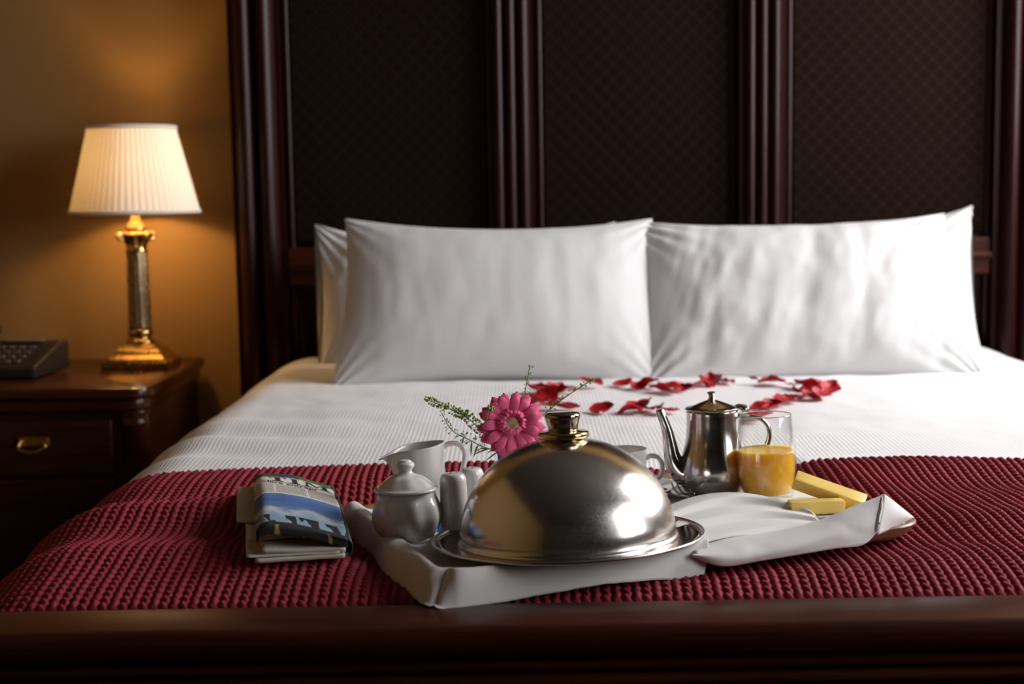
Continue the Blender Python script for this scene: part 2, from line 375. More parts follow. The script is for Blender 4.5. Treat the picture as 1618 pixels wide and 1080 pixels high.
# ------------------------------------------------------------------ bedding surface
TN = Vector((-.02, .025, 1)).normalized(); TP = Vector((.07, 1.6, .611))          # cloth plane of the tray
def tray_z(X, Y): return .611+.02*(X-.07)-.025*(Y-1.6)
TA = Vector((math.cos(math.radians(18.6)), math.sin(math.radians(18.6)))); TB = Vector((-TA.y, TA.x)); TO = Vector((-.083, 1.445)); TW, TD = .622, .46
XL, XR, RS = -.655, 1.305, .15          # sides of the bedding
def H(X, Y):
    z = .622-.028*np.exp(-np.maximum(Y-1.5, 0)/.42)-.022*np.exp(-np.maximum(Y-1.462, 0)/.035)
    z = z+.010*npfbm(X*2.2+3, Y*2.6+1, 3, 3)*sstep(1.5, 1.75, Y)
    lf = sstep(-.1, -.35, X)
    z = z+lf*(.016*np.exp(-((Y-1.80-.12*(X+.45))/.045)**2)-.008*np.exp(-((Y-1.90)/.05)**2)+.010*np.exp(-((Y-1.62)/.05)**2))
    rf = sstep(.45, .6, X)
    z = z+rf*(.008*np.exp(-((Y-2.02+.10*(X-.6))/.05)**2)-.006*np.exp(-((Y-1.9)/.06)**2)+.007*np.exp(-((Y-1.72-.08*(X-.6))/.05)**2))
    # the tray presses the bedding down to its own slope
    a = (X-TO.x)*TA.x+(Y-TO.y)*TA.y; b = (X-TO.x)*TB.x+(Y-TO.y)*TB.y
    d = np.maximum(np.maximum(-a, a-TW), np.maximum(-b, b-TD))
    k = 1-sstep(-.005, .10, d)
    tgt = np.minimum(z, tray_z(X, Y)-.0275)
    return z*(1-k)+tgt*k
def cross(s):
    """arc length across the bed -> (X, fraction of drop z offset)"""
    q = RS*PI/2; xa, xb = XL+RS, XR-RS
    X = np.clip(s, xa, xb); dz = np.zeros_like(s); nx = np.zeros_like(s)
    l = s < xa; u = np.minimum((xa-s)/RS, PI/2); X = np.where(l, xa-RS*np.sin(u), X); dz = np.where(l, -RS*(1-np.cos(u))-np.maximum(xa-s-q, 0), dz); nx = np.where(l, -np.sin(u), nx)
    r = s > xb; u = np.minimum((s-xb)/RS, PI/2); X = np.where(r, xb+RS*np.sin(u), X); dz = np.where(r, -RS*(1-np.cos(u))-np.maximum(s-xb-q, 0), dz); nx = np.where(r, np.sin(u), nx)
    return X, dz, nx
def yback(X): return 2.085-.05*sstep(-.3, -.65, X)-.10*sstep(.5, .95, X)+.012*np.sin(X*6+.5)
s = np.linspace(XL-.25, XR+.25, 420); y = np.concatenate([np.linspace(1.465, 2.0, 60), np.linspace(2.01, 3.5, 220)])
S, Yg = np.meshgrid(s, y, indexing='ij'); X, dz, nx = cross(S)
under = sstep(.0, .05, yback(X)-Yg)
Z = H(X, Yg)+dz-.012*under
Z += .004*npfbm(X*9, Yg*7, 11, 3)*sstep(2.1, 2.3, Yg)
foldl = sstep(-.15, -.5, X)*sstep(2.05, 2.2, Yg)
Z += foldl*.006*np.sin((Yg+.25*X)*38)*np.exp(-((Yg-2.35)/.22)**2)
X = X-nx*.010*under+.012*npfbm(Yg*5, S*0+1.5, 5, 3)*np.abs(nx)
duvet = ob('duvet', gridmesh('duvet', np.stack([X, Yg, Z], -1)), SHEET)
tag(duvet, 'white satin-striped duvet spread smooth over the bed', 'duvet')
matt = ob('mattress', box_me('mattress', XL+.04, XR-.04, 1.475, 3.5, .34, .52, .05, 4), PILLOW)
tag(matt, 'thick mattress hidden under the white striped duvet', 'mattress')

# knitted runner: every stitch is relief in the mesh
p_, q_ = .0110, .0118
s = np.linspace(XL-.24, XR+.20, int((XR-XL+.44)/p_*9)); vv = np.linspace(0, 1, 490)
S, V_ = np.meshgrid(s, vv, indexing='ij'); X, dz, nx = cross(S)
Yf = 1.463; Yg = Yf+(yback(X)-Yf)*V_
al = (Yg-Yf)
ph = np.floor(S/p_+.5)
u = S/p_+.10*np.sin(2*PI*al/q_)+.30*npfbm(S*5, al*6, 21, 2)
col_ = np.floor(u+.5); f_ = u-col_
rib = np.sqrt(np.clip(1-(2*np.abs(f_)*.97)**2, 0, 1))                      # round yarn columns with deep gaps
bul = np.abs(np.sin(PI*(al/q_+.95*f_+.35*npfbm(col_*.37, al*15, 2, 1)+.5*(col_ % 2))))**.55   # slanted stitches
hk = .0078*rib*(.66+.34*bul)+.0006*npfbm(S*500, al*350, 8, 2)
edge = sstep(0, .015, al)*sstep(0, .012, yback(X)-Yg)
hk = hk*(.25+.75*edge)
Zb = H(X, Yg)+dz
nl = np.sqrt(nx**2+(1-nx**2))
Xk = X+nx*(.004+hk); Zk = Zb+np.sqrt(np.maximum(1-nx**2, 0))*(.003+hk)-.018*sstep(.012, 0, al)-.010*sstep(.010, 0, yback(X)-Yg)
runner = ob('bed_runner', gridmesh('bed_runner', np.stack([Xk, Yg, Zk], -1)), KNIT)
tag(runner, 'chunky knitted burgundy throw laid across the foot of the bed', 'throw')

# ------------------------------------------------------------------ pillows
def pillow_mesh(name, W, Hh, T, seed, wr=1., dirs=0., sag=.15, taper=0.):
    n, m = 110, 80
    u = np.sin(np.linspace(-1, 1, n)*PI/2*.98)/np.sin(PI/2*.98); v = np.sin(np.linspace(-1, 1, m)*PI/2*.98)/np.sin(PI/2*.98)
    U, V = np.meshgrid(u, v, indexing='ij')
    ax = W/2*U*(1-.055*(1-V**2)**1.0*np.abs(U)**2); az = Hh/2*V*(1-sag*(1-U**2)*np.abs(V)**2)
    ax = ax*(1-taper*(V+1)/2)
    th = T/2*((1-np.abs(U)**2.6)*(1-np.abs(V)**2.4))**.52+.004
    rs = []
    for sgn in (1, -1):
        a = 1.2+dirs
        w1 = npfbm((ax*np.cos(a)+az*np.sin(a))*5+seed, (-ax*np.sin(a)+az*np.cos(a))*16+sgn*5, seed, 3)
        w2 = npfbm(ax*9+seed*2, az*9, seed+4, 4)
        cr = (np.abs(U)**3*np.abs(V)**1.5)                              # gathers near the corners
        w3 = np.sin((np.arctan2(az*np.sign(V)-Hh/2*1.05, ax*np.sign(U)-W/2*1.05))*26+seed)*cr
        d = wr*(.011*w1*(1-np.maximum(np.abs(U), np.abs(V))**6)+.006*w2*(1-np.maximum(np.abs(U), np.abs(V))**8)+.006*w3)
        rs.append(np.stack([ax, -sgn*(th+d), az], -1))
    me = joined(name, rs, False)
    bm = bmesh.new(); bm.from_mesh(me); bmesh.ops.remove_doubles(bm, verts=bm.verts, dist=.0005); bm.normal_update()
    bmesh.ops.holes_fill(bm, edges=[e for e in bm.edges if e.is_boundary], sides=4)
    # stitch the two faces along the rim
    bmesh.ops.bridge_loops(bm, edges=[e for e in bm.edges if e.is_boundary]) if any(e.is_boundary for e in bm.edges) else None
    bmesh.ops.recalc_face_normals(bm, faces=bm.faces); bm.to_mesh(me); bm.free()
    me.polygons.foreach_set('use_smooth', [True]*len(me.polygons)); return me
def pillow(c, W, Hh, T, lean, seed, label, roll=0., yaw=0., wr=1., dirs=0., sag=.15, taper=0.):
    o = ob('pillow', pillow_mesh('pillow', W, Hh, T, seed, wr, dirs, sag, taper), PILLOW)
    o.location = c; o.rotation_euler = (-math.radians(lean), math.radians(roll), math.radians(yaw))
    return tag(o, label, 'pillow', 'white pillows against the headboard')
pillow((-.112, 3.41, .745), .74, .42, .11, 8, 41, 'white pillow mostly hidden behind the left front pillow, nearest the lamp', .5, 0, 1, 0, .26)
pillow((.785, 3.41, .748), .73, .42, .11, 8, 52, 'white pillow standing behind the right front pillow, its right edge showing', -3.2, 0, 1, 0, .26)
pillow((-.030, 3.12, .776), .735, .450, .17, 33, 63, 'plump smooth white pillow at the front on the lamp side', 1.0, 0, .38, .4, .19, .03)
pillow((.650, 3.12, .770), .755, .442, .17, 34, 76, 'creased bright white pillow at the front on the side away from the lamp', -.5, 0, 1.1, .1, .13, .05)

# ------------------------------------------------------------------ nightstand, lamp, telephone
NX0, NX1, NY0, NY1, NZ = -1.44, -.825, 3.10, 3.66, .606
ns = tag(empty('nightstand', ((NX0+NX1)/2, (NY0+NY1)/2, 0)), 'reddish wooden nightstand with one drawer beside the bed', 'nightstand')
NO = Vector(ns.location)
def N(x0, x1, y0, y1, z0, z1): return (x0-NO.x, x1-NO.x, y0-NO.y, y1-NO.y, z0, z1)
def rounded_slab(name, x0, x1, y0, y1, z0, z1, r, e=.006):
    out = []
    for cx, cy, a0 in ((x1-r, y1-r*.3, 0), (x0+r, y1-r*.3, 90), (x0+r, y0+r, 180), (x1-r, y0+r, 270)):
        rr = r if a0 >= 180 else r*.3
        cx2 = x1-rr if a0 in (0, 270) else x0+rr
        for a in np.linspace(a0, a0+90, 7): out.append((cx2+rr*math.cos(math.radians(a)), cy+rr*math.sin(math.radians(a))))
    out = np.array(out); c = out.mean(0); n = len(out); loops = []
    for ins, z in ((e, z0), (0, z0+e), (0, z1-e), (e*.3, z1-e*.3), (e, z1)):
        d = out-c; L = np.abs(d); loops.append(np.column_stack([c+d*(1-ins/np.maximum(np.linalg.norm(d, axis=1), .01))[:, None], np.full(n, z)]))
    V = np.vstack(loops); k = len(loops); Fc = [(j*n+i, j*n+(i+1) % n, (j+1)*n+(i+1) % n, (j+1)*n+i) for j in range(k-1) for i in range(n)]
    Fc += [tuple(range(n-1, -1, -1)), tuple(range((k-1)*n, k*n))]
    me = mkmesh(name, V, Fc); autosm(me, 35); return me
ob('top', rounded_slab('top', *N(NX0-.012, NX1+.012, NY0-.018, NY1, NZ-.026, NZ), .045), NSW, ns)
ob('cornice', rounded_slab('cornice', *N(NX0, NX1, NY0-.004, NY1, NZ-.055, NZ-.026), .04), NSW, ns)
ob('carcass', box_me('carcass', *N(NX0+.01, NX1-.01, NY0+.022, NY1, .06, NZ-.055), bev=.004), NSW, ns)
for sx in (NX0+.037, NX1-.037):
    P = lathe([(0, .06), (.036, .06), (.036, .09), (.030, .10), (.030, .51), (.034, .515), (.034, .525), (.030, .53), (.036, .545), (.036, .551), (0, .551)], 40, 12, np.array([0, 0, 0, .03, .05, 0, 0, 0, 0, 0, 0]))
    ob('corner_column', gridmesh('corner_column', P, True), NSW, ns, (sx-NO.x, NY0+.037-NO.y, 0))
ob('apron', box_me('apron', *N(NX0+.085, NX1-.083, NY0+.012, NY0+.03, .12, .395), bev=.004), NSW, ns)
for z0, z1 in ((.405, .530),):
    d = ob('drawer', box_me('drawer', *N(NX0+.085, NX1-.083, NY0+.008, NY0+.03, z0, z1), bev=.004), NSW, ns)
    zc = (z0+z1)/2+.01; hx = -1.085-NO.x; fy = NY0+.008-NO.y
    ob('handle_plate', box_me('handle_plate', hx-.035, hx+.035, fy-.003, fy, zc-.004, zc+.018, .0015, 1), BRASS, d)
    ob('handle', tube_me('handle', spline([(hx-.026, fy-.006, zc+.010), (hx-.030, fy-.016, zc-.004), (hx-.012, fy-.020, zc-.014), (hx+.012, fy-.020, zc-.014), (hx+.030, fy-.016, zc-.004), (hx+.026, fy-.006, zc+.010)], 24), .0032, 8), BRASS, d)
for sx in (NX0+.02, NX1-.08):
    for sy in (NY0+.02, NY1-.08): ob('foot', box_me('foot', *N(sx, sx+.06, sy, sy+.06, 0, .06), bev=.006), NSW, ns)

lamp = tag(empty('table_lamp', (-.935, 3.49, NZ), (0, 0, 0)), 'lit brass column lamp with cream pleated shade on the nightstand', 'lamp')
def frustum(name, tiers):
    secs = []
    for w2, z in tiers: secs.append(np.array([(w2, w2*.85, z), (-w2, w2*.85, z), (-w2, -w2*.85, z), (w2, -w2*.85, z)]))
    V = np.vstack(secs); k = len(secs); Fc = [(j_*4+i_, j_*4+(i_+1) % 4, (j_+1)*4+(i_+1) % 4, (j_+1)*4+i_) for j_ in range(k-1) for i_ in range(4)]+[(3, 2, 1, 0), tuple(range(4*k-4, 4*k))]
    return mkmesh(name, V, Fc, False)
ob('plinth', frustum('plinth', [(.082, 0), (.083, .002), (.083, .016), (.081, .018)]), BRASS, lamp)
ob('base_tier', frustum('base_tier', [(.074, .018), (.072, .024), (.062, .032), (.060, .034), (.058, .038), (.050, .046), (.047, .048)]), BRASS, lamp)
ob('base_cap', frustum('base_cap', [(.042, .048), (.042, .053), (.039, .056)]), BRASS, lamp)
ob('base_ring', gridmesh('base_ring', lathe([(0, .056), (.034, .056), (.037, .062), (.034, .068), (.026, .070), (.028, .078), (.033, .084), (.029, .092), (.026, .096), (0, .096)], 40), True), BRASS, lamp)
flt = np.zeros(10); flt[2:-2] = .03
ob('column', gridmesh('column', lathe([(0, .092), (.028, .092), (.0275, .10), (.027, .13), (.0265, .18), (.0258, .22), (.025, .26), (.0245, .283), (.0245, .290), (0, .290)], 96, 16, flt), True), metal('column_brass', (.40, .28, .16), .2, .38, 60), lamp)
capP = lathe([(0, .286), (.027, .286), (.028, .292), (.024, .298), (.027, .308), (.034, .321), (.041, .329), (.041, .335), (.030, .337), (0, .337)], 48, 8, np.array([0, 0, 0, .03, .08, .1, .05, 0, 0, 0]))
cp = ob('capital', gridmesh('capital', capP, True), BRASS, lamp)
for k in range(4):
    a = PI/4+k*PI/2; c = Vector((math.cos(a)*.043, math.sin(a)*.045, .325)); ax = Vector((math.cos(a), math.sin(a), 0))
    pts = [c+ax*(r*math.cos(t))+Vector((0, 0, r*math.sin(t))) for t, r in ((tt, .010*(1-tt/16)) for tt in np.linspace(0, 11, 28))]
    ob('volute', tube_me('volute', pts, .0042, 8), BRASS, cp)
ob('socket', gridmesh('socket', lathe([(0, .335), (.022, .337), (.024, .345), (.019, .357), (.012, .364), (.012, .395), (.016, .398), (.016, .43), (0, .43)], 32), True), BRASS, lamp)
SB, ST = .385, .592
def shade_P(r0, r1, z0, z1, n=480, amp=.0021, npl=60):
    th = np.linspace(0, 2*PI, n, endpoint=False); t = np.linspace(0, 1, 14)
    T, tt = np.meshgrid(th, t, indexing='ij'); R = r0+(r1-r0)*tt+amp*np.abs(np.sin(T*npl/2))*(1-.3*tt)+.0008*np.sin(T*7)
    return np.stack([R*np.cos(T), R*np.sin(T), z0+(z1-z0)*tt], -1)
def shade_mat():
    m, t = base('pleated_silk_shade', (.86, .80, .72), .8); t.n.remove(t.b)
    d = t.n.new('ShaderNodeBsdfDiffuse'); tr = t.n.new('ShaderNodeBsdfTranslucent'); mx = t.n.new('ShaderNodeMixShader'); mx.inputs[0].default_value = .125
    c = t.mix(t.noise(120, 3), (.80, .74, .66), (.88, .82, .74)); t.link(c, d.inputs[0]); t.link(c, tr.inputs[0])
    t.link(d.outputs[0], mx.inputs[1]); t.link(tr.outputs[0], mx.inputs[2]); t.link(mx.outputs[0], t.n['Material Output'].inputs[0]); return m
SHM = shade_mat()
ob('shade', gridmesh('shade', shade_P(.157, .106, SB, ST), True), SHM, lamp)
for r, z in ((.158, SB), (.107, ST)):
    ob('shade_trim', gridmesh('shade_trim', lathe([(r-.003, z-.002), (r+.0035, z-.003), (r+.004, z+.006), (r-.002, z+.006), (r-.003, z-.002)], 96), True), SHM, lamp)
BULBM, _t = base('warm_bulb', (1, .9, .7), .4, Emission_Strength=14.0); _t.b.inputs['Emission Color'].default_value = (1, .62, .26, 1)
_t.link(_t.mix(_t.noise(5), (1, .88, .66), (1, .92, .72)), _t.b.inputs['Base Color'])
ob('bulb', gridmesh('bulb', lathe([(0, .43), (.013, .432), (.016, .445), (.029, .47), (.030, .485), (.024, .505), (.010, .515), (0, .516)], 32), True), BULBM, lamp)
pl_ = bpy.data.lights.new('lamp_light', 'POINT'); pl_.energy = 34.0; pl_.color = (1.0, .56, .19); pl_.shadow_soft_size = .034
plo = bpy.data.objects.new('lamp_light', pl_); COL.objects.link(plo); plo.parent = lamp; plo.location = (0, 0, .478)

ph = tag(empty('telephone', (-1.238, 3.36, NZ), (0, 0, math.radians(-6))), 'black desk telephone at the left end of the nightstand', 'telephone')
def wedge(name, prof, x0, x1):
    n = len(prof); V = [(x0, y, z) for y, z in prof]+[(x1, y, z) for y, z in prof]
    Fc = [(i, (i+1) % n, n+(i+1) % n, n+i) for i in range(n)]+[tuple(range(n)), tuple(range(2*n-1, n-1, -1))]
    bm = bmesh.new(); vs = [bm.verts.new(v) for v in V]; [bm.faces.new([vs[i] for i in f]) for f in Fc]
    bmesh.ops.recalc_face_normals(bm, faces=bm.faces); bmesh.ops.bevel(bm, geom=list(bm.edges), offset=.004, segments=2, profile=.5, affect='EDGES')
    me = bpy.data.meshes.new(name); bm.to_mesh(me); bm.free(); return me
ob('body', wedge('body', [(-.10, .004), (.10, .004), (.10, .075), (.06, .074), (-.10, .028)], -.11, .125), BLACKP, ph)
hs = spline([(-.078, -.10, .052), (-.078, -.06, .068), (-.078, 0, .086), (-.078, .06, .100), (-.078, .10, .100)], 24)
ob('handset', tube_me('handset', hs, [.024+.008*abs(math.cos(PI*i/23)) for i in range(24)], 14, (1.0, .62)), BLACKP, ph)
kb = box_me('key', -.008, .008, -.006, .006, 0, .004, .0015, 1); sl = math.atan2(.046, .16)
for r in range(4):
    for c in range(4):
        yy = -.065+r*.028; o = ob('key', kb, KEYP, ph, (-.01+c*.026, yy, .028+(yy+.10)*.046/.16), (sl, 0, 0))
dm = box_me('display', -.05, .05, -.012, .012, 0, .003, .001, 1); ob('display', dm, simple('phone_display', (.10, .11, .10), .2), ph, (.03, .062, .0755), (sl*.2, 0, 0))

# ------------------------------------------------------------------ rose petals in a heart on the duvet
def petal_mesh(k):
    r = random.Random(k); n, m = 12, 12; P = np.zeros((n, m, 3))
    curl = r.uniform(.2, .9); cup = r.uniform(.25, .7); tip = r.uniform(-.3, .8)
    for i in range(n):
        t = i/(n-1); wdt = .5*(math.sin(PI*min(1, t*.92+.06))**.62)
        for j in range(m):
            s_ = 2*j/(m-1)-1; x = wdt*s_; yv = t-.5-.06*(s_**2)*(1 if t > .5 else 0)
            z = cup*(x*x)*1.6+curl*(yv**2)*.6+tip*max(0, t-.72)**2*4*(.5-abs(x))+.05*math.sin(5*s_+k)*t+.04*math.sin(7*t+k*2)
            P[i, j] = (x, yv, z)
    me = gridmesh('rose_petal', P); zz = min(v.co.z for v in me.vertices)
    for v in me.vertices: v.co.z -= zz
    me.materials.append(PETAL); return me
PM = [petal_mesh(k) for k in range(9)]
GP = 'scattered rose petals forming a heart'
def px_to_bed(x, y, zo=.012):
    """photo measurement -> spot on the duvet at its own depth"""
    M3 = cam.matrix_world.to_3x3(); d = M3 @ Vector((x-809, 540-y, -2200)); z = .62
    for _ in range(4):
        t = (z+zo-1.03)/d.z; p = Vector((0, 0, 1.03))+d*t; z = float(H(np.array([p.x]), np.array([p.y]))[0])
    return p.x, p.y, z
PETS = {
 'red rose petal in the heap just behind the pink gerbera': [(848, 614, 1), (842, 626, 1), (862, 622, 1.1), (856, 634, 1.1), (874, 630, 1), (880, 611, 1.1), (868, 612, .9), (893, 609, 1), (846, 634, .9), (872, 640, 1.), (895, 640, 1.1), (905, 613, .6)],
 'dark red rose petal lying alone by the left pillow edge': [(932, 604, 1.2)],
 'red rose petal starting the upper edge of the heart, left end': [(985, 603, 1.1)],
 'red rose petal in the upper left row of the heart': [(1010, 607, 1.1), (1024, 606, 1), (1033, 606, .7), (1040, 611, .9), (1055, 611, 1.1), (1066, 614, .8), (1080, 609, 1.), (1090, 608, .9)],
 'red rose petal at the top of the heart under the right pillow': [(1104, 604, 1), (1113, 601, 1), (1126, 600, 1.1), (1136, 597, 1), (1152, 599, .6)],
 'small dark scrap of rose petal between the two upper rows': [(1190, 598, .5), (1203, 598, .45)],
 'red rose petal right of the gap in the upper row': [(1215, 599, 1.1), (1227, 601, .9)],
 'small upright red petal left of the right-hand heap': [(1246, 603, .5), (1258, 604, .75)],
 'red rose petal in the heap at the right tip of the heart': [(1272, 607, 1.1), (1286, 608, 1.1), (1299, 607, 1.), (1313, 613, 1.1), (1286, 616, 1), (1265, 615, 1), (1297, 623, 1.1), (1279, 623, 1.1), (1303, 617, .9), (1272, 616, .9)],
 'red rose petal in the row running down to the juice glass': [(1257, 624, .9), (1244, 628, .9), (1233, 633, 1), (1222, 636, 1), (1213, 641, 1), (1202, 643, 1.1), (1206, 652, .9), (1192, 653, 1.), (1200, 658, .9)],
 'red rose petal with a pointed tail lying alone above the knob': [(951, 644, 1.1)],
 'red rose petal in the group above the coffee pot spout': [(994, 644, 1), (1008, 644, 1.), (1013, 636, 1.2), (1030, 642, 1.1), (1047, 647, .9), (1061, 644, .8)],
}
ORD = ['first', 'second', 'third', 'fourth', 'fifth', 'sixth', 'seventh', 'eighth', 'ninth', 'tenth', 'eleventh', 'twelfth']
i = 0
for lab, lst in PETS.items():
    for (x, y, sz) in lst:
        X_, Y_, Z_ = px_to_bed(x, y); o = ob('rose_petal', PM[i % 9], None); rr = random.Random(i)
        k = .040*sz*rr.uniform(.85, 1.1); o.scale = (k, k*1.15, k)
        o.rotation_euler = (rr.uniform(-.25, .45), rr.uniform(-.35, .35), rr.uniform(0, 6.28)); o.location = (X_, Y_, Z_+.006+.004*(i % 3 == 0))
        tag(o, lab if len(lst) == 1 else ORD[sorted(lst).index((x, y, sz))]+' from left: '+lab, 'petal', GP); i += 1

# ------------------------------------------------------------------ tray and its cloth
tq = Vector((0, 0, 1)).rotation_difference(TN) @ Quaternion((0, 0, 1), math.radians(18.6))
tray = tag(empty('serving_tray', (TO.x, TO.y, tray_z(TO.x, TO.y)), tq), 'brown wooden serving tray with low raised rim under the linen, right corner showing', 'tray')
def rrect(x0, x1, y0, y1, r, n=8):
    o = []
    for cx, cy, a0 in ((x1-r, y1-r, 0), (x0+r, y1-r, 90), (x0+r, y0+r, 180), (x1-r, y0+r, 270)):
        for a in np.linspace(a0, a0+90, n): o.append((cx+r*math.cos(math.radians(a)), cy+r*math.sin(math.radians(a))))
    return np.array(o)
def loft(name, secs):
    n = len(secs[0]); V = np.vstack(secs); k = len(secs)
    Fc = [(j*n+i, j*n+(i+1) % n, (j+1)*n+(i+1) % n, (j+1)*n+i) for j in range(k-1) for i in range(n)]+[tuple(range(n-1, -1, -1)), tuple(range((k-1)*n, k*n))]
    me = mkmesh(name, V, Fc); autosm(me, 45); return me
def trsec(i_, z): return np.column_stack([rrect(i_, TW-i_, i_, TD-i_, .055-i_*.6), np.full(32, z)])
ob('base', loft('base', [trsec(.030, -.0135), trsec(.028, -.0045)]), TRAYW, tray)
ob('rim', loft('rim', [trsec(.018, -.0150), trsec(.006, -.006), trsec(.0, .004), trsec(.002, .006), trsec(.008, .005), trsec(.016, -.002), trsec(.022, -.004)]), TRAYW, tray)

fs = spline([(-.050, .0), (-.032, .0005), (-.018, .004), (-.007, .0125), (.004, .0145), (.013, .008), (.018, -.002), (.021, -.010), (.023, -.017)], 60)
fa = np.concatenate([[0], np.cumsum(np.hypot(*np.diff(fs, axis=0).T))]); FL_ = fa[-1]
def foldp(s_):
    """distance past the inner start -> (outward pos, z); flat before it"""
    t = np.clip(s_, 0, FL_); return np.where(s_ < 0, s_-.050, np.interp(t, fa, fs[:, 0])), np.where(s_ < 0, 0, np.interp(t, fa, fs[:, 1]))
na, nb = 220, 150
au = np.linspace(0, 1, na); bu = np.linspace(0, 1, nb)
A_, B_ = np.meshgrid(au, bu, indexing='ij')
LA = TW-.02; sa = FL_-.0+(-A_)*(LA-.05+FL_)                      # material distance, left edge = FL_
pa, za = foldp(sa); a_pos = -pa+.002
cut = FL_*(1-sstep(.300, .335, a_pos))+(.030)*sstep(.300, .335, a_pos)+.008*npfbm(a_pos*9, a_pos*0+.5, 6, 2)
sb = cut-B_*(TD-.07+cut); pb, zb = foldp(sb); b_pos = -pb+.002
soft = .0025*npfbm(a_pos*22, b_pos*22, 4, 3)
outA = sstep(-.012, .012, pa); outB = sstep(-.012, .012, pb)
sc_ = (np.maximum(sa, 0)**3+np.maximum(sb, 0)**3)**(1/3)
zz = foldp(np.minimum(sc_, FL_))[1]*(1+.22*np.sin(b_pos*24)*outA+.25*np.sin(a_pos*21+1)*outB)+soft*(.25+outA+outB)
kk = np.maximum(np.maximum(sa, sb), 1e-6)/np.maximum(sc_, 1e-6); both = (sa > 0) & (sb > 0); kk = np.where(both, kk, 1.)
b_pos = -(-.050+(pb+.050)*kk)+.002; a_pos2 = -(-.050+(pa+.050)*kk)+.002
cl = ob('tray_cloth', gridmesh('tray_cloth', np.stack([a_pos2+.004*np.sin(b_pos*30)*outA, b_pos+.004*np.sin(a_pos*26)*outB, zz+.0004], -1)), LINEN)
cl.rotation_mode = 'QUATERNION'; cl.rotation_quaternion = tq; cl.location = tray.location
sm = cl.modifiers.new('thickness', 'SOLIDIFY'); sm.thickness = .0012; sm.offset = -1
tag(cl, 'white linen cloth lining the tray, its left and front edges rolled over the rim', 'tray cloth')

NQ = Vector((0, 0, 1)).rotation_difference(TN)
def on_tray(name, x, y, off, label, cat, yaw=0., group=None, q=None):
    return tag(empty(name, (x, y, tray_z(x, y)+off+.0008), (q or NQ) @ Quaternion((0, 0, 1), yaw)), label, cat, group)

# plate and cloche
PQ = Vector((0, 0, 1)).rotation_difference(Vector((-.030, .062, 1)))
pt = on_tray('charger_plate', .062, 1.603, .004, 'round polished silver plate beneath the dome cover', 'plate', 0, None, PQ)
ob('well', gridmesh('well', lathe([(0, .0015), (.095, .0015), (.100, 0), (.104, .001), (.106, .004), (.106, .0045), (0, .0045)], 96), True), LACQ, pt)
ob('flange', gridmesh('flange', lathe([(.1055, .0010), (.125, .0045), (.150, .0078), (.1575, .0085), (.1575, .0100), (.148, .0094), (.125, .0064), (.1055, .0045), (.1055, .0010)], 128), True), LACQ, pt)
ob('silver_edge', gridmesh('silver_edge', lathe([(.1565, .0080), (.1600, .0092), (.1612, .0110), (.1605, .0126), (.1588, .0130), (.1570, .0122), (.1558, .0104), (.1565, .0080)], 128), True), SILVER, pt)
co = on_tray('cloche', .062, 1.603, .0118, 'large scratched silver dome food cover on the plate', 'food cover', 0, None, PQ)
RB, HB = .1285, .1185
prof = [(RB-.004, -.0035), (RB-.001, -.004), (RB+.0010, -.002), (RB+.0012, .0008), (RB-.0005, .003), (RB-.0018, .005), (RB-.002, .008)]
for t in np.linspace(.06, 1, 34)[1:]:
    a = t*PI/2; prof.append(((RB-.001)*math.cos(a)**.96 if t < 1 else 0, HB*math.sin(a)))
ob('dome', gridmesh('dome', lathe(prof, 160), True), SILVER, co)
ob('collar', gridmesh('collar', lathe([(0, .113), (.020, .1135), (.022, .118), (.0295, .1185), (.0305, .1205), (.0305, .1235), (.0292, .1255), (.021, .1262), (.0185, .127), (0, .127)], 64), True), COLLAR, co)
ob('knob', gridmesh('knob', lathe([(0, .126), (.0172, .126), (.0176, .129), (.0182, .133), (.0200, .140), (.0212, .1425), (.0212, .1450), (.0198, .1472), (.0165, .1484), (.008, .1489), (0, .149)], 64), True), KNOBM, co)

# sugar bowl
sbw = on_tray('sugar_bowl', -.1315, 1.675, 0, 'white porcelain sugar bowl with fluted body and knobbed lid', 'sugar bowl')
pr = spline([(0, .002), (.028, .0015), (.0325, 0), (.0335, .003), (.0325, .006), (.0375, .014), (.0415, .026), (.0422, .036), (.0395, .050), (.0362, .060), (.0360, .066), (.0372, .069)], 60)
lobA = np.interp(pr[:, 1], [0, .006, .02, .045, .060, .066, .07], [0, .0, .034, .034, .016, 0, 0])
pin = spline([(.0350, .069), (.033, .064), (.036, .045), (.036, .025), (.028, .009), (0, .007)], 24)
P = lathe(np.vstack([pr, pin]), 160, 8, np.concatenate([lobA, np.zeros(24)]))
ob('bowl', gridmesh('bowl', P, True), CHINA, sbw, None, (0, 0, .25))
pr = spline([(.030, .0665), (.0385, .0690), (.0395, .0710), (.0385, .0728), (.0345, .0745), (.029, .080), (.021, .0868), (.0125, .0905), (.0090, .0930), (.0082, .0960), (.0095, .0985)], 50)
ld2 = ob('lid', gridmesh('lid', lathe(np.vstack([pr, [[0, .0985]]]), 160, 8, np.concatenate([np.interp(pr[:, 1], [.0, .0735, .078, .088, .091], [0, 0, .02, .02, 0]), [0]])), True), CHINA, sbw, None, (0, 0, .25))
ob('knob', gridmesh('knob', lathe(np.vstack([spline([(.0078, .0960), (.0085, .0975), (.0108, .1000), (.0115, .1030), (.0108, .1058), (.0085, .1075), (.0078, .1085), (.0065, .1100), (.003, .1106)], 30), [[0, .1107]]]), 48), True), CHINA, ld2)
sbw.scale = (1, 1, .90)

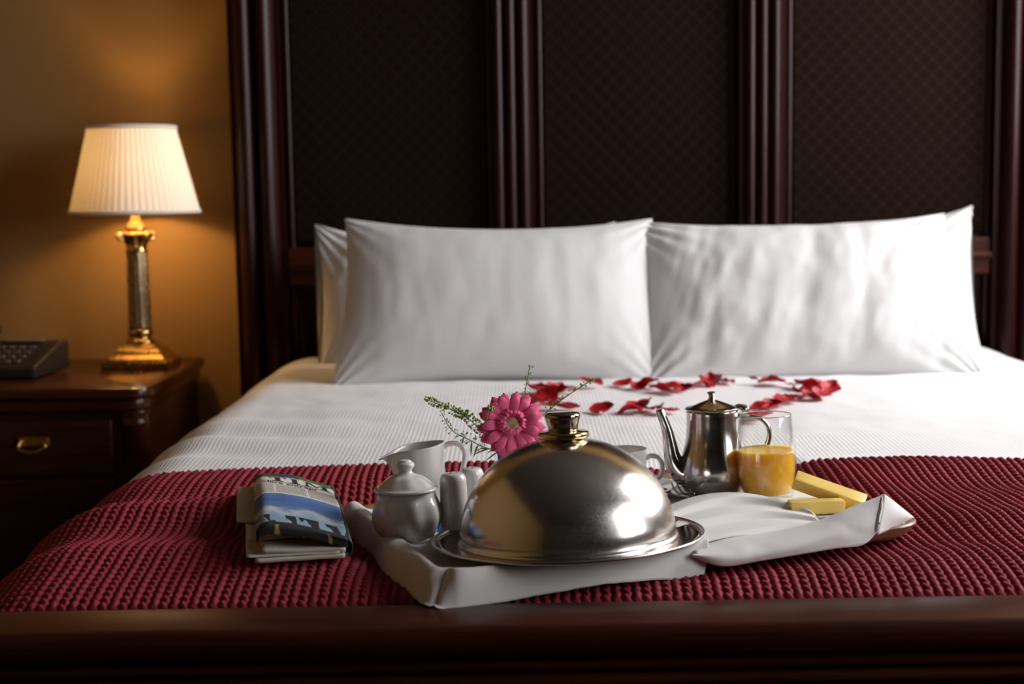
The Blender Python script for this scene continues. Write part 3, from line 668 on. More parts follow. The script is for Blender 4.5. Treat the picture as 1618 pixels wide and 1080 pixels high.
# milk jug
jug = on_tray('milk_jug', -.123, 1.800, 0, 'white porcelain milk jug with beak spout behind the sugar bowl', 'jug')
pr = np.vstack([[[0, .002]], spline([(.028, 0), (.033, .002), (.0365, .015), (.0372, .030), (.0358, .050), (.0340, .070), (.0333, .088), (.0340, .100), (.0348, .1050), (.0342, .1066)], 50)])
pi2 = np.vstack([spline([(.0326, .1062), (.0318, .100), (.0312, .085), (.0335, .05), (.034, .03), (.031, .010)], 30), [[0, .006]]])
prj = np.vstack([pr, pi2])
def spoutmod(P, T, prof):
    z = prof[None, :, 1]; k = sstep(.055, .106, z)**1.5; d = (T-PI+PI) % (2*PI); d = np.abs(((T-PI)+PI) % (2*PI)-PI)
    P[..., 2] -= .006*np.exp(-(d/.85)**2)*sstep(.085, .107, z)
    g = np.exp(-(d/.52)**2)*k
    P[..., 0] -= .0195*g; P[..., 2] += -.004*g*sstep(.098, .107, z)-.008*g*sstep(.085, .107, z)
    P[..., 1] *= (1-.22*g)
    back = np.exp(-((d-PI)/1.2)**2)*sstep(.09, .106, z); P[..., 2] += .006*back
    return P
ob('body', gridmesh('body', lathe(prj, 128, mod=spoutmod), True), CHINA, jug)
hp = spline([(.030, 0, .1035), (.040, 0, .1085), (.050, 0, .1085), (.058, 0, .103), (.0605, 0, .093), (.059, 0, .080), (.054, 0, .062), (.045, 0, .046), (.034, 0, .040)], 44)
ob('handle', tube_me('handle', hp, .0044, 14, (1.25, .85)), CHINA, jug)
jug.scale = (1, 1, .90)

# shakers
def shaker(x, y, r, h, label, nh, name):
    s_ = on_tray(name, x, y, 0, label, 'shaker', 0, 'salt and pepper shakers')
    pr = np.vstack([[[0, .001]], spline([(r*.92, 0), (r, .003), (r*1.02, .02), (r*1.0, h*.6), (r*.97, h-.014), (r*.93, h-.007), (r*.78, h-.0018), (r*.45, h), (0, h+.0004)], 40)])
    ob('body', gridmesh('body', lathe(pr, 64), True), CHINA, s_)
    hm = mkmesh('hole', *(lambda n: ([(.0011*math.cos(2*PI*i/n), .0011*math.sin(2*PI*i/n), z) for z in (0, .0005) for i in range(n)], [(i, (i+1) % n, n+(i+1) % n, n+i) for i in range(n)]+[tuple(range(n, 2*n))]))(10))
    for k in range(nh): ob('hole', hm, INK, s_, (.005*math.cos(2*PI*k/nh), .005*math.sin(2*PI*k/nh), h+.0001))
shaker(-.0743, 1.690, .0172, .0785, 'front one of two white ceramic shakers, right beside the sugar bowl', 3, 'salt_shaker')
shaker(-.0535, 1.752, .0165, .0735, 'rear white ceramic shaker partly hidden by the silver dome', 5, 'pepper_shaker')
sach = on_tray('sugar_sachet', -.094, 1.738, .0, 'small blue foil packet lying behind sugar bowl and shaker', 'sachet', .4)
P = np.zeros((24, 16, 3)); 
for i_ in range(24):
    for j_ in range(16):
        uu, vv2 = i_/23*2-1, j_/15*2-1; P[i_, j_] = (uu*.032, vv2*.022, .001+.013*((1-uu**4)*(1-vv2**4))+.0008*nz(uu*3, vv2*3, 2.))
bt = P.copy(); bt[..., 2] = .0003
ob('packet', joined('packet', [P, bt[:, ::-1]], False), BLUEP, sach)
for s_ in (-1, 1): ob('crimped_end', box_me('crimped_end', -.002+s_*.033, .002+s_*.033, -.022, .022, .0005, .0016, .0003, 1), BLUEP, sach)

# cup, saucer, coffee pot on its plate
sau = on_tray('saucer', .152, 1.905, 0, 'white saucer under the coffee cup behind the dome', 'saucer')
ob('dish', gridmesh('dish', lathe(np.vstack([spline([(0, .003), (.02, .003), (.024, 0), (.027, .001), (.04, .0035), (.060, .0085), (.0735, .0125), (.0745, .0138), (.073, .0144), (.060, .0112), (.04, .0065), (.026, .0055)], 60), [[0, .0055]]]), 96), True), CHINA, sau)
cup = on_tray('coffee_cup', .152, 1.905, .0058, 'white coffee cup with ring handle half hidden behind the dome', 'cup', -.15)
ob('bowl', gridmesh('bowl', lathe(np.vstack([[[0, .001]], spline([(.017, 0), (.019, .002), (.024, .010), (.031, .026), (.0338, .044), (.0342, .058), (.0336, .0590), (.0318, .058), (.0312, .044), (.028, .026), (.020, .010)], 50), [[0, .006]]]), 96), True), CHINA, cup)
ob('handle', tube_me('handle', spline([(.0315, 0, .046), (.040, 0, .0495), (.050, 0, .0465), (.055, 0, .035), (.052, 0, .022), (.043, 0, .0155), (.033, 0, .0165), (.028, 0, .021)], 40), .0043, 14, (1.3, .8)), CHINA, cup)
tpl = on_tray('under_plate', .2770, 1.888, 0, 'white plate carrying the silver coffee pot', 'plate')
ob('dish', gridmesh('dish', lathe(np.vstack([spline([(0, .003), (.03, .003), (.034, 0), (.037, .001), (.05, .003), (.0655, .0065), (.0668, .0076), (.065, .0082), (.05, .0058), (.036, .005)], 60), [[0, .005]]]), 96), True), CHINA, tpl)
pot = on_tray('coffee_pot', .2755, 1.888, .0055, 'small silver coffee pot with swan spout and hinged lid', 'coffee pot')
pr = np.vstack([[[0, .0015]], spline([(.036, 0), (.0385, .0015), (.0430, .010), (.0462, .022), (.0462, .034), (.0430, .050), (.0385, .066), (.0360, .084), (.0352, .104), (.0352, .1105), (.0348, .112)], 60), [[.033, .1125], [0, .1125]]])
ob('body', gridmesh('body', lathe(pr, 96), True), POT, pot)
sp = spline([(-.034, 0, .024), (-.047, 0, .030), (-.0555, 0, .046), (-.0590, 0, .066), (-.0625, 0, .086), (-.0680, 0, .103), (-.0725, 0, .1155)], 40)
spo = ob('spout', tube_me('spout', sp, np.interp(np.linspace(0, 1, 40), [0, .15, .4, .7, 1], [.020, .0165, .0110, .0072, .0056]), 20, (1, 1)), POT, pot)
lid = ob('lid', gridmesh('lid', lathe(np.vstack([[[.032, .1128]], spline([(.0365, .1130), (.0373, .1145), (.0362, .1158), (.030, .1172), (.018, .1218), (.0075, .1255), (.0048, .1270)], 40), [[0, .1270]]]), 96), True), POT, pot)
ob('finial', gridmesh('finial', lathe(np.vstack([spline([(.0055, .1262), (.0048, .1285), (.0040, .1305), (.0048, .1322), (.0046, .1334), (.0062, .1352), (.0064, .1364), (.004, .1374)], 30), [[0, .1376]]]), 32), True), POT, lid)
ob('hinge', joined('hinge', [tube([(.030, yv, .1140+.0), (.038, yv, .1155), (.046, yv, .1135), (.049, yv, .1095)], [.0022, .0032, .0042, .0038], 10) for yv in (-.006, .006)]+[tube([(.043, -.012, .1120), (.043, .012, .1120)], .004, 12)]), POT, pot)
hd = spline([(.034, 0, .103), (.044, 0, .1015), (.056, 0, .1005), (.068, 0, .0965), (.0765, 0, .086), (.0775, 0, .071), (.071, 0, .055), (.060, 0, .042), (.047, 0, .034), (.040, 0, .032)], 50)
ob('handle', tube_me('handle', hd, np.interp(np.linspace(0, 1, 50), [0, .2, .6, 1], [.0040, .0042, .0042, .0035]), 14, (1.5, .8)), POT, pot)

# glass of juice
gl = on_tray('juice_glass', .3405, 1.842, .0012, 'clear tumbler half full of orange juice', 'glass')
out = spline([(.0300, .0002), (.0330, .0015), (.0345, .006), (.0375, .022), (.0395, .042), (.0396, .058), (.0385, .078), (.0362, .100), (.0346, .1125), (.0341, .1140)], 60)
inn = spline([(.0327, .1142), (.0330, .1125), (.0346, .100), (.0369, .078), (.0380, .058), (.0379, .042), (.0358, .022), (.0325, .0105), (.028, .0085)], 60)
ob('tumbler', gridmesh('tumbler', lathe(np.vstack([[[0, .0006]], out, inn, [[0, .0082]]]), 96), True), GLASS, gl)
RIMG = simple('glass_rim', (.9, .92, .92), .03, var=.02, Transmission_Weight=.8)
ob('lip', gridmesh('lip', lathe([(.0334+.0009*math.cos(a), .1140+.0008*math.sin(a)) for a in np.linspace(0, 2*PI, 9)], 96), True), RIMG, gl)
jz = .0660; pj = [(r-.0003, z) for r, z in inn[::-1] if z < jz]; rj = np.interp(jz, inn[::-1][:, 1], inn[::-1][:, 0])-.0003
ob('juice', gridmesh('juice', lathe([(0, .0078)]+pj+[(rj, jz+.0008), (rj-.0015, jz-.0001), (rj*.9, jz-.0004), (0, jz-.0004)], 96), True), JUICE, gl)

# cheese on a little plate
cpl = on_tray('cheese_plate', .372, 1.742, 0, 'small white plate under the cheese slices', 'plate')
ob('dish', gridmesh('dish', lathe(np.vstack([spline([(0, .002), (.03, .002), (.034, 0), (.037, .001), (.048, .0030), (.0590, .0075), (.0600, .0085), (.0585, .0090), (.048, .0050), (.036, .0040)], 50), [[0, .004]]]), 96), True), CHINA, cpl)
def cheese(name, L, W, Hh, seed):
    bm = bmesh.new(); bmesh.ops.create_cube(bm, size=1)
    for v in bm.verts: v.co = (v.co.x*L, v.co.y*W, (v.co.z+.5)*Hh)
    bmesh.ops.bevel(bm, geom=list(bm.edges), offset=.0012, segments=2, profile=.5, affect='EDGES')
    bmesh.ops.subdivide_edges(bm, edges=bm.edges, cuts=3, use_grid_fill=True)
    for v in bm.verts:
        rough = .0016 if v.co.x < -L*.49 else .0004
        v.co += Vector((nz(v.co.x*200, v.co.y*200, v.co.z*200+seed)*rough, nz(v.co.y*150+9, v.co.x*150, seed)*.0004, nz(v.co.x*60, v.co.y*60, seed+3)*.0008))
    me = bpy.data.meshes.new(name); bm.to_mesh(me); bm.free(); me.polygons.foreach_set('use_smooth', [True]*len(me.polygons)); autosm(me, 45); return me
c1 = on_tray('cheese_piece', .3800, 1.722, .0052, 'thick yellow cheese stick lying flat in front', 'cheese', math.radians(3), 'pieces of cheese')
ob('block', cheese('block', .068, .024, .0160, 1), CHEESE, c1)
c2 = on_tray('cheese_piece', .3985, 1.7560, .0045, 'long yellow cheese slice leaning slanted on the flat stick', 'cheese', math.radians(-18), 'pieces of cheese', NQ)
o = ob('block', cheese('block', .092, .028, .015, 5), CHEESE, c2, (.004, 0, .014), (.25, math.radians(19), 0))

# cutlery
def fork(x, y):
    f = on_tray('fork', x, y, .011, 'silver fork with four tines poking out behind the napkin', 'fork', math.radians(6))
    hpf = spline([(0, -.115, -.0055), (0, -.08, -.005), (0, -.045, -.002), (0, -.02, .002)], 30)
    ob('handle', tube_me('handle', hpf, np.interp(np.linspace(0, 1, 30), [0, .1, .6, 1], [.004, .0075, .0035, .004]), 12, (1.0, .35)), POLISH, f)
    ob('shoulder', tube_me('shoulder', spline([(0, -.022, .002), (0, -.012, .0005), (0, .0, -.0005), (0, .006, 0)], 16), np.interp(np.linspace(0, 1, 16), [0, .5, 1], [.004, .0105, .0122]), 12, (1.0, .16)), POLISH, f)
    for k in range(4):
        xx = -.0103+k*.00687; ob('tine', tube_me('tine', spline([(xx, .002, 0), (xx, .018, .0008), (xx, .034, .0035), (xx, .047, .008)], 16), np.linspace(.0022, .0011, 16), 8, (1, .7)), POLISH, f)
fork(.232, 1.842)
spn = on_tray('spoon', .199, 1.840, .010, 'silver spoon beside the fork, half hidden by the dome', 'spoon', math.radians(5))
P = np.zeros((20, 14, 3))
for i_ in range(20):
    t = i_/19; wd = .0165*math.sin(PI*min(1, .04+.96*t)**.85)**.6
    for j_ in range(14):
        s_ = 2*j_/13-1; P[i_, j_] = (wd*s_, t*.055, -.006*(1-s_*s_)*math.sin(PI*t)+.002)
bo = ob('bowl', gridmesh('bowl', P), POLISH, spn); bo.modifiers.new('thickness', 'SOLIDIFY').thickness = .001
ob('handle', tube_me('handle', spline([(0, -.10, -.004), (0, -.06, -.004), (0, -.015, .001), (0, .004, .001)], 24), np.interp(np.linspace(0, 1, 24), [0, .1, .7, 1], [.004, .007, .003, .004]), 12, (1, .4)), POLISH, spn)

# ------------------------------------------------------------------ napkin: front strip, standing corner, pleats
nap = tag(empty('napkin', (.33, 1.63, tray_z(.33, 1.63))), 'white napkin folded in soft pleats with an upturned corner on the tray front', 'napkin')
NO2 = Vector(nap.location)
Bp = [(.1955, 1.524, .6210), (.2307, 1.5244, .6075), (.276, 1.5397, .6085), (.3222, 1.5552, .6110), (.3692, 1.5711, .6135), (.402, 1.582, .6139), (.4185, 1.5915, .622), (.4235, 1.5965, .634)]
Tp = [(.200, 1.536, .6245), (.2497, 1.5548, .6295), (.3038, 1.573, .6337), (.351, 1.5889, .6417), (.3911, 1.6024, .6537), (.4276, 1.6147, .6632), (.4340, 1.6170, .6655), (.4366, 1.6178, .6662)]
NC = 60
Bs, Ts = spline(Bp, NC), spline(Tp, NC)
rows = []
outw = np.array([TA.y, -TA.x, 0.])              # outward from the tray front
fr = np.linspace(0, 1, NC)
for t in np.linspace(0, 1, 16):
    bul = np.sin(PI*t)*(.006+.006*np.sin(fr*5+.5))
    rows.append(Bs+(Ts-Bs)*t+outw[None]*bul[:, None]+np.array([0, 0, 1.])*(np.sin(PI*t)*.003)[..., None] if False else Bs+(Ts-Bs)*t+outw[None]*bul[:, None])
inner = Ts.copy(); zpl = np.array([tray_z(a, b) for a, b in Ts[:, :2]])
for k, t in enumerate(np.linspace(.12, 1, 12)):
    dn = (Ts[:, 2]-zpl)*(1-(1-t)**1.8)*.93
    lenin = .010+.060*sstep(0, .2, fr)-.012*sstep(.75, 1, fr)
    p_in = Ts-outw[None]*(t*lenin)[:, None]; p_in[:, 2] = Ts[:, 2]-dn+.002; rows.append(p_in)
P = np.array(rows).transpose(1, 0, 2)-np.array(NO2)
P += (.0016*npfbm(P[..., 0]*40, P[..., 2]*60+P[..., 1]*30, 9, 3))[..., None]*np.array([outw[0], outw[1], .3])
o = ob('front_fold', gridmesh('front_fold', P), LINEN, nap); sd = o.modifiers.new('thickness', 'SOLIDIFY'); sd.thickness = .0022
# stitched hem near the standing edge
hem = P[int(NC*.90), 1:15]+outw*.0009
ob('hem_seam', tube_me('hem_seam', hem, .0006, 6), LINEN, nap)
Av = np.array([.4366, 1.6178, .6662]); Rv = np.array([.4915, 1.684, .6205]); Cv = np.array([.4245, 1.600, .6215])
P = np.zeros((24, 18, 3))
for i_ in range(24):
    for j_ in range(18):
        u, v = i_/23, j_/17; top = Av+(Rv-Av)*u; bot = Cv+(Rv-Cv)*u; p = top+(bot-top)*v
        p = p+np.array([.004, -.004, .002])*math.sin(PI*u)*math.sin(PI*v); P[i_, j_] = p
P -= np.array(NO2); o = ob('corner_flap', gridmesh('corner_flap', P), LINEN, nap); o.modifiers.new('thickness', 'SOLIDIFY').thickness = .0015
# pleats
nx_, ny_ = 130, 120; P = np.zeros((nx_, ny_, 3))
U, Q = np.meshgrid(np.linspace(0, 1, nx_), np.linspace(0, 1, ny_), indexing='ij')
Xp = .176+.206*U
yf = 1.558+.075*U+.012*np.sin(PI*U); yb = 1.735+.085*np.sin(PI*np.clip(U*1.02, 0, 1))**.8-.035*U
env = np.sin(PI*np.clip(.10+.85*U, 0, 1))**.7
qq = Q+.05*np.sin(U*4.5+Q*2)-.10*(U-.45)**2
steps = np.clip(qq, 0, 1)*3.2; fl_ = np.floor(steps); fr_ = steps-fl_
st = (fl_+sstep(.0, .30, fr_)*1.25-.25*sstep(.45, 1.0, fr_))/3.2           # each pleat overhangs the one in front
hgt = (.0030+.021*st*env)*(1-sstep(.90, 1.0, Q)*.97)*sstep(-.02, .10, U)
Yp = yf+(yb-yf)*Q
P = np.stack([Xp, Yp, tray_z(Xp, Yp)+.001+hgt*(1-.9*sstep(.93, 1, U))], -1)-np.array(NO2)
o = ob('pleats', gridmesh('pleats', P), LINEN, nap); o.modifiers.new('thickness', 'SOLIDIFY').thickness = .0012

# ------------------------------------------------------------------ bud vase, gerbera, sprigs
vx, vy = -.012, 1.852
vase = on_tray('bud_vase', vx, vy, 0, 'small cobalt blue bud vase behind the dome holding the flower', 'vase')
vp = np.vstack([[[0, .001]], spline([(.016, 0), (.0195, .003), (.0225, .015), (.0215, .032), (.0145, .050), (.0095, .062), (.0090, .072), (.0115, .0775), (.0118, .0790), (.0100, .0792), (.0075, .072), (.0075, .062), (.0125, .050), (.019, .030), (.019, .014)], 70), [[0, .006]]])
ob('body', gridmesh('body', lathe(vp, 64), True), BLUEG, vase)
ob('lip', gridmesh('lip', lathe([(.0095, .0770), (.0125, .0772), (.0130, .0785), (.0122, .0800), (.0095, .0800), (.0095, .0770)], 48), True), BLUEG, vase)
FC = Vector((-.0027, 1.82, .7211)); fdir = Vector((.10, -.90, .40)).normalized()
fq = Vector((0, 0, 1)).rotation_difference(fdir)
fl = tag(empty('gerbera', FC, fq), 'bright pink gerbera bloom facing the camera, in the blue vase', 'flower')
def gpetal(L, W, curve, k):
    n, m = 14, 7; P = np.zeros((n, m, 3))
    for i_ in range(n):
        t = i_/(n-1); wd = W*.5*(.45+.55*math.sin(PI/2*min(1, t/.72)))*(1 if t < .72 else math.sqrt(max(.015, 1-((t-.72)/.285)**2)))
        for j_ in range(m):
            s_ = 2*j_/(m-1)-1; rr = (.014 if L < .02 else .011)+L*t*(1-.05*s_*s_*t)
            P[i_, j_] = (rr, wd*s_, curve*math.sin(t*PI*.75)*.010-.004*t*t+.0012*abs(math.cos(s_*PI*1.5))-.0014*s_*s_+.0005*math.sin(9*t+k))
    me = gridmesh('petal', P); me.materials.append(GERB); return me
gp = [gpetal(.036, .0145, c, k) for k, c in enumerate((.5, .2, .8))]+[gpetal(.032, .0135, .8, 7), gpetal(.0090, .0045, .8, 8)]
rr = random.Random(3)
for ring, (cnt, tilt, ms) in enumerate(((17, .06, (0, 1, 2)), (14, .20, (3,)), (22, .62, (4,)))):
    for k in range(cnt):
        a = 2*PI*(k+.5*ring)/cnt+rr.uniform(-.08, .08)
        o = ob('petal', gp[rr.choice(ms)], None, fl); o.rotation_euler = (rr.uniform(-.18, .18), -(tilt+rr.uniform(-.10, .12)), a); o.location = (0, 0, .0010*ring); k_ = rr.uniform(.93, 1.06); o.scale = (k_, k_, k_)
V = []; Fc = []
for k in range(160):
    r_ = .0165*math.sqrt((k+6)/166); a = k*2.39996
    if r_ < .0075: continue
    ln = .0045; d = Vector((math.cos(a)*.55, math.sin(a)*.55, 1)).normalized(); c = Vector((math.cos(a)*r_, math.sin(a)*r_, .0015)); sd_ = Vector((-math.sin(a), math.cos(a), 0))*.0007
    b = len(V); V += [c-sd_, c+sd_, c+d*ln]; Fc.append((b, b+1, b+2))
o = ob('florets', mkmesh('florets', V, Fc), GERBC, fl); o['kind'] = 'stuff'
ob('eye', gridmesh('eye', lathe([(0, -.001), (.0140, -.001), (.0132, .0028), (.0095, .0050), (.0050, .0048), (0, .0036)], 40), True), GERBY, fl)
ob('calyx', gridmesh('calyx', lathe([(0, -.010), (.004, -.010), (.009, -.005), (.012, -.001), (0, -.0005)], 24), True), LEAF, fl)
qi = fq.inverted(); stp = spline([(0, 0, 0), tuple(Vector((0, .010, -.012))), tuple(Vector((-.006, .024, -.030))), (vx-FC.x, vy-FC.y, .670-FC.z), (vx-FC.x, vy-FC.y, .620-FC.z)], 24)
stp = [qi @ (Vector(p)+Vector((0, .006, -.004))) for p in stp]
ob('stem', tube_me('stem', stp, .0021, 10), LEAF, fl)
def sprig(pts, label, npod, leaves, seed, podr=.0016, tipc=0, name='green_sprig'):
    e = tag(empty(name, (vx, vy, .676)), label, 'sprig', 'green sprigs in the blue vase'); b0 = np.array([vx, vy, .676]); r = random.Random(seed)
    pp = spline([(vx, vy, .640), (vx, vy, .676)]+list(pts), 50)-b0
    ob('stem', tube_me('stem', pp, np.linspace(.0011, .0005, 50), 6), LEAF, e)
    V = []; Fc = []
    def blob(c, rad, sq=1.0, ax=None):
        b = len(V)
        for z_, rr_ in ((-1, 0), (-.45, .85), (.45, .85), (1, 0)):
            if rr_ == 0: V.append(c+Vector((0, 0, z_*rad)))
            else:
                for q in range(5): V.append(c+Vector((rad*rr_*math.cos(q*1.2566), rad*rr_*math.sin(q*1.2566)*sq, z_*rad*.8)))
        for q in range(5):
            q2 = (q+1) % 5; Fc.extend([(b, b+1+q2, b+1+q), (b+1+q, b+1+q2, b+6+q2, b+6+q), (b+6+q, b+6+q2, b+11)])
    sb_ = []
    for k in range(npod):
        t = .38+.62*(k+r.random())/npod; i_ = min(49, int(t*49)); c = Vector(pp[i_]); a = r.uniform(0, 2*PI); ln = (.0045+.006*(1-t))*r.uniform(.7, 1.3)
        d = Vector((math.cos(a), math.sin(a)*.7, math.sin(a*1.7)+.25)).normalized()*ln
        blob(c+d, podr*r.uniform(.7, 1.25), .6); sb_.append(tube([tuple(c), tuple(c+d*.5+Vector((0, 0, .0004))), tuple(c+d)], .00028, 4))
    for k in range(tipc): 
        blob(Vector(pp[-1])+Vector((r.gauss(0, .0018), r.gauss(0, .0018), r.gauss(0, .0018))), .0016)
    o = ob('seed_pods', mkmesh('seed_pods', V, Fc), POD if not tipc else POD, e); o['kind'] = 'stuff'
    o = ob('pod_stalks', joined('pod_stalks', sb_), LEAF, e); o['kind'] = 'stuff'
    for (t, L, a) in leaves:
        i_ = int(t*49); c = pp[i_]; P = np.zeros((8, 3, 3)); dr = np.array([math.cos(a), -.2, math.sin(a)]); sd2 = np.array([-math.sin(a)*.6, .6, math.cos(a)*.6])
        for ii in range(8):
            tt = ii/7; wd = .0022*math.sin(PI*(.1+.88*tt))
            for jj in range(3): P[ii, jj] = c+dr*L*tt+sd2*wd*(jj-1)+np.array([0, 0, -.004*tt*tt])
        ob('leaf', gridmesh('leaf', P), LEAF, e)
sprig([(-.0559, 1.84, .7246), (-.0768, 1.838, .7378), (-.1144, 1.832, .7564)], 'bushy green seed sprig reaching far left above the jug', 150, [(.30, .02, 2.8), (.42, .018, 2.3)], 1, .0018, 6)
sprig([(-.040, 1.835, .690), (-.0606, 1.83, .7020), (-.0814, 1.826, .7150), (-.0965, 1.822, .7424)], 'thin lower green sprig curving left with narrow leaves', 45, [(.28, .022, 3.6), (.36, .022, 3.3), (.48, .016, 4.3), (.56, .016, 4.6), (.66, .015, 4.4), (.34, .02, 2.9)], 2, .0013)
sprig([(.003, 1.850, .7022), (.013, 1.853, .7448), (.0239, 1.855, .7975)], 'upright feathery green sprig rising behind the gerbera', 60, [], 3, .0012)
sprig([(.010, 1.853, .7000), (.0586, 1.853, .7441), (.1060, 1.853, .7757)], 'green sprig with a pale bud slanting right towards the petals', 70, [(.5, .012, 1.2)], 4, .0014, 12)
sprig([(-.0309, 1.815, .7000), (-.0325, 1.805, .7285), (-.0290, 1.800, .7485)], 'short pale sprig standing in front of the gerbera', 18, [(.45, .016, 2.6), (.4, .014, 3.4)], 5, .0013, 10)

# ------------------------------------------------------------------ folded newspaper
NW, NL = .104, .330
nyaw = math.radians(11); ncx, ncy = -.276, 1.728
nzb = float(H(np.array([ncx]), np.array([ncy]))[0])+.0100
news = tag(empty('newspaper', (ncx, ncy, nzb), (0, 0, nyaw)), 'folded newspaper with blue cattle photo lying on the burgundy throw', 'newspaper')
def ntop(u, l):
    """top height of the folded outer sheet; u 0 left..1 right, l 0 front..1 back"""
    return (.046*(1-u)+.021*u)+.010*math.sin(PI*min(1, l*1.05))+.004*math.sin(PI*u)-.011*max(0, 1-u/.14)**2
def outer(u, v):
    """v: 0 hanging front hem, .05 front edge, 1 back bend, then underneath to 1.9"""
    w_ = (u-.5)*NW
    if v < .05: t = v/.05; return Vector((w_, -NL/2-.001+.002*t, ntop(u, 0)-.011*(1-t)*(1.0)))
    if v <= 1: l = (v-.05)/.95; return Vector((w_, -NL/2+l*NL*.93+.003*math.sin(4*u), ntop(u, l)+.002*nz(u*3, l*4, 1.)))
    if v <= 1.15:
        a = (v-1)/.15*PI; h = ntop(u, 1)/2; return Vector((w_, -NL/2+NL*.93+.014*math.sin(a), h+h*math.cos(a)*.92))
    l = (v-1.15)/.75; return Vector((w_+.004*l, -NL/2+NL*.93*(1-l)+.004, .0022))
un, vn = 26, 150; P = np.zeros((un, vn, 3)); UV = np.zeros((un, vn, 2))
for i_, u in enumerate(np.linspace(0, 1, un)):
    for j_, v in enumerate(np.linspace(0, 1.9, vn)): P[i_, j_] = outer(u, v); UV[i_, j_] = (u, v/2)
def news_mat():
    m, t = base('printed_newsprint', (.6, .56, .5), .7)
    uv = t.coord('UV'); s_ = t.sep(uv); u = s_[0]; v = t.math('MULTIPLY', s_[1], 2.0)
    v = t.math('ADD', v, t.math('MULTIPLY_ADD', t.noise(2.5, 1, uv), .03, -.015))
    mp = t.mapping(uv, (1, 2.6, 1)); page = (.74, .70, .63)
    tx = t.noise(1.0, 2, t.mapping(uv, (95, 330, 1))); gap = t.math('GREATER_THAN', t.math('ABSOLUTE', t.math('SUBTRACT', t.math('FRACT', t.math('MULTIPLY_ADD', u, 2.6, .35)), .5)), .46)
    ink = t.math('MULTIPLY', t.math('GREATER_THAN', tx, .50), t.math('SUBTRACT', 1.0, gap))
    body = t.mix(t.math('MULTIPLY', ink, .8), page, (.09, .085, .08))
    sky = t.ramp(t.math('ADD', t.math('MULTIPLY', v, 2.2), t.math('MULTIPLY_ADD', t.noise(1, 4, t.mapping(uv, (4, 30, 1))), .5, -.25)), [(.18, (.22, .33, .42)), (.36, (.20, .33, .50)), (.48, (.50, .52, .52)), (.58, (.10, .20, .42)), (.78, (.06, .13, .36)), (.92, (.09, .19, .42))])
    heads = t.math('MULTIPLY', t.math('GREATER_THAN', t.noise(1, 1, t.mapping(uv, (8, 9, 1))), .52), t.math('LESS_THAN', v, .165))
    sil = t.math('MAXIMUM', t.math('LESS_THAN', v, .085), heads)
    pic = t.mix(sil, sky, (.012, .012, .014))
    top = t.ramp(u, [(0, (.05, .035, .02)), (.33, (.012, .018, .07)), (.58, (.03, .12, .02))], 'CONSTANT'); top = t.mix(t.math('MULTIPLY', t.math('GREATER_THAN', tx, .56), .5), top, (.25, .27, .15))
    fr_ = t.mix(t.math('GREATER_THAN', t.noise(1, 1, t.mapping(uv, (7, 9, 1))), .6), (.01, .01, .01), (.32, .22, .07))
    def band(lo, c, prev): return t.mix(t.math('GREATER_THAN', v, lo), prev, c)
    c = band(.055, pic, fr_); c = band(.44, page, c); c = band(.462, body, c); c = band(.655, page, c); c = band(.885, top, c); c = band(1.06, page, c)
    t.link(c, t.b.inputs['Base Color']); t.bump(t.noise(8, 4, mp), .15, .002); return m
o = ob('outer_pages', gridmesh('outer_pages', P, uv=UV), news_mat(), news); sd = o.modifiers.new('thickness', 'SOLIDIFY'); sd.thickness = .0016; sd.offset = -1
def print_text(txt, u0, v0, su, sv, bold=0.):
    cu = bpy.data.curves.new('lettering', 'FONT'); cu.body = txt; cu.resolution_u = 3; cu.offset = bold
    to = bpy.data.objects.new('lettering', cu); COL.objects.link(to); bpy.context.view_layer.update()
    me = bpy.data.meshes.new_from_object(to.evaluated_get(bpy.context.evaluated_depsgraph_get())); bpy.data.objects.remove(to)
    bm = bmesh.new(); bm.from_mesh(me); bmesh.ops.triangulate(bm, faces=bm.faces)
    for _ in range(3):
        bmesh.ops.subdivide_edges(bm, edges=[e for e in bm.edges if e.calc_length() > .07], cuts=1); bmesh.ops.triangulate(bm, faces=bm.faces)
    keep = []
    for v in bm.verts:
        u, vv = u0+v.co.x*su, v0+v.co.y*sv; p = outer(min(max(u, 0), 1), vv); p2 = outer(min(max(u, 0), 1), vv+.01)
        nrm = Vector((0, -(p2.z-p.z), p2.y-p.y)).normalized(); keep.append((v, p+nrm*.0005, u))
    bmesh.ops.delete(bm, geom=[v for v, p, u in keep if u > .985 or u < .005], context='VERTS')
    for v, p, u in keep:
        if v.is_valid: v.co = p
    bm.to_mesh(me); bm.free(); return me
def strokes(quads, u0, v0, su, sv):
    """lettering cut from straight strokes, laid on the curved page"""
    V = []; Fc = []
    for q in quads:
        b = len(V); n = 6; q = [Vector((*p, 0)) for p in q]
        for i_ in range(n+1):
            for j_ in range(n+1):
                p = q[0].lerp(q[1], i_/n).lerp(q[3].lerp(q[2], i_/n), j_/n); u, vv = u0+p.x*su, v0+p.y*sv
                a, c = outer(min(max(u, 0), 1), vv), outer(min(max(u, 0), 1), vv+.01); V.append(a+Vector((0, -(c.z-a.z), c.y-a.y)).normalized()*.0004)
        Fc += [(b+i_*(n+1)+j_, b+(i_+1)*(n+1)+j_, b+(i_+1)*(n+1)+j_+1, b+i_*(n+1)+j_+1) for i_ in range(n) for j_ in range(n)]
    return mkmesh('lettering', V, Fc)
R4 = lambda x0, x1, y0, y1: [(x0, y0), (x1, y0), (x1, y1), (x0, y1)]
T_ = [R4(0, .62, .90, 1), R4(0, .07, .74, .9), R4(.55, .62, .74, .9), R4(.22, .40, 0, .9), R4(.12, .50, 0, .07)]
I_ = [R4(.84, 1.02, 0, 1), R4(.75, 1.11, 0, .07), R4(.75, 1.11, .93, 1)]
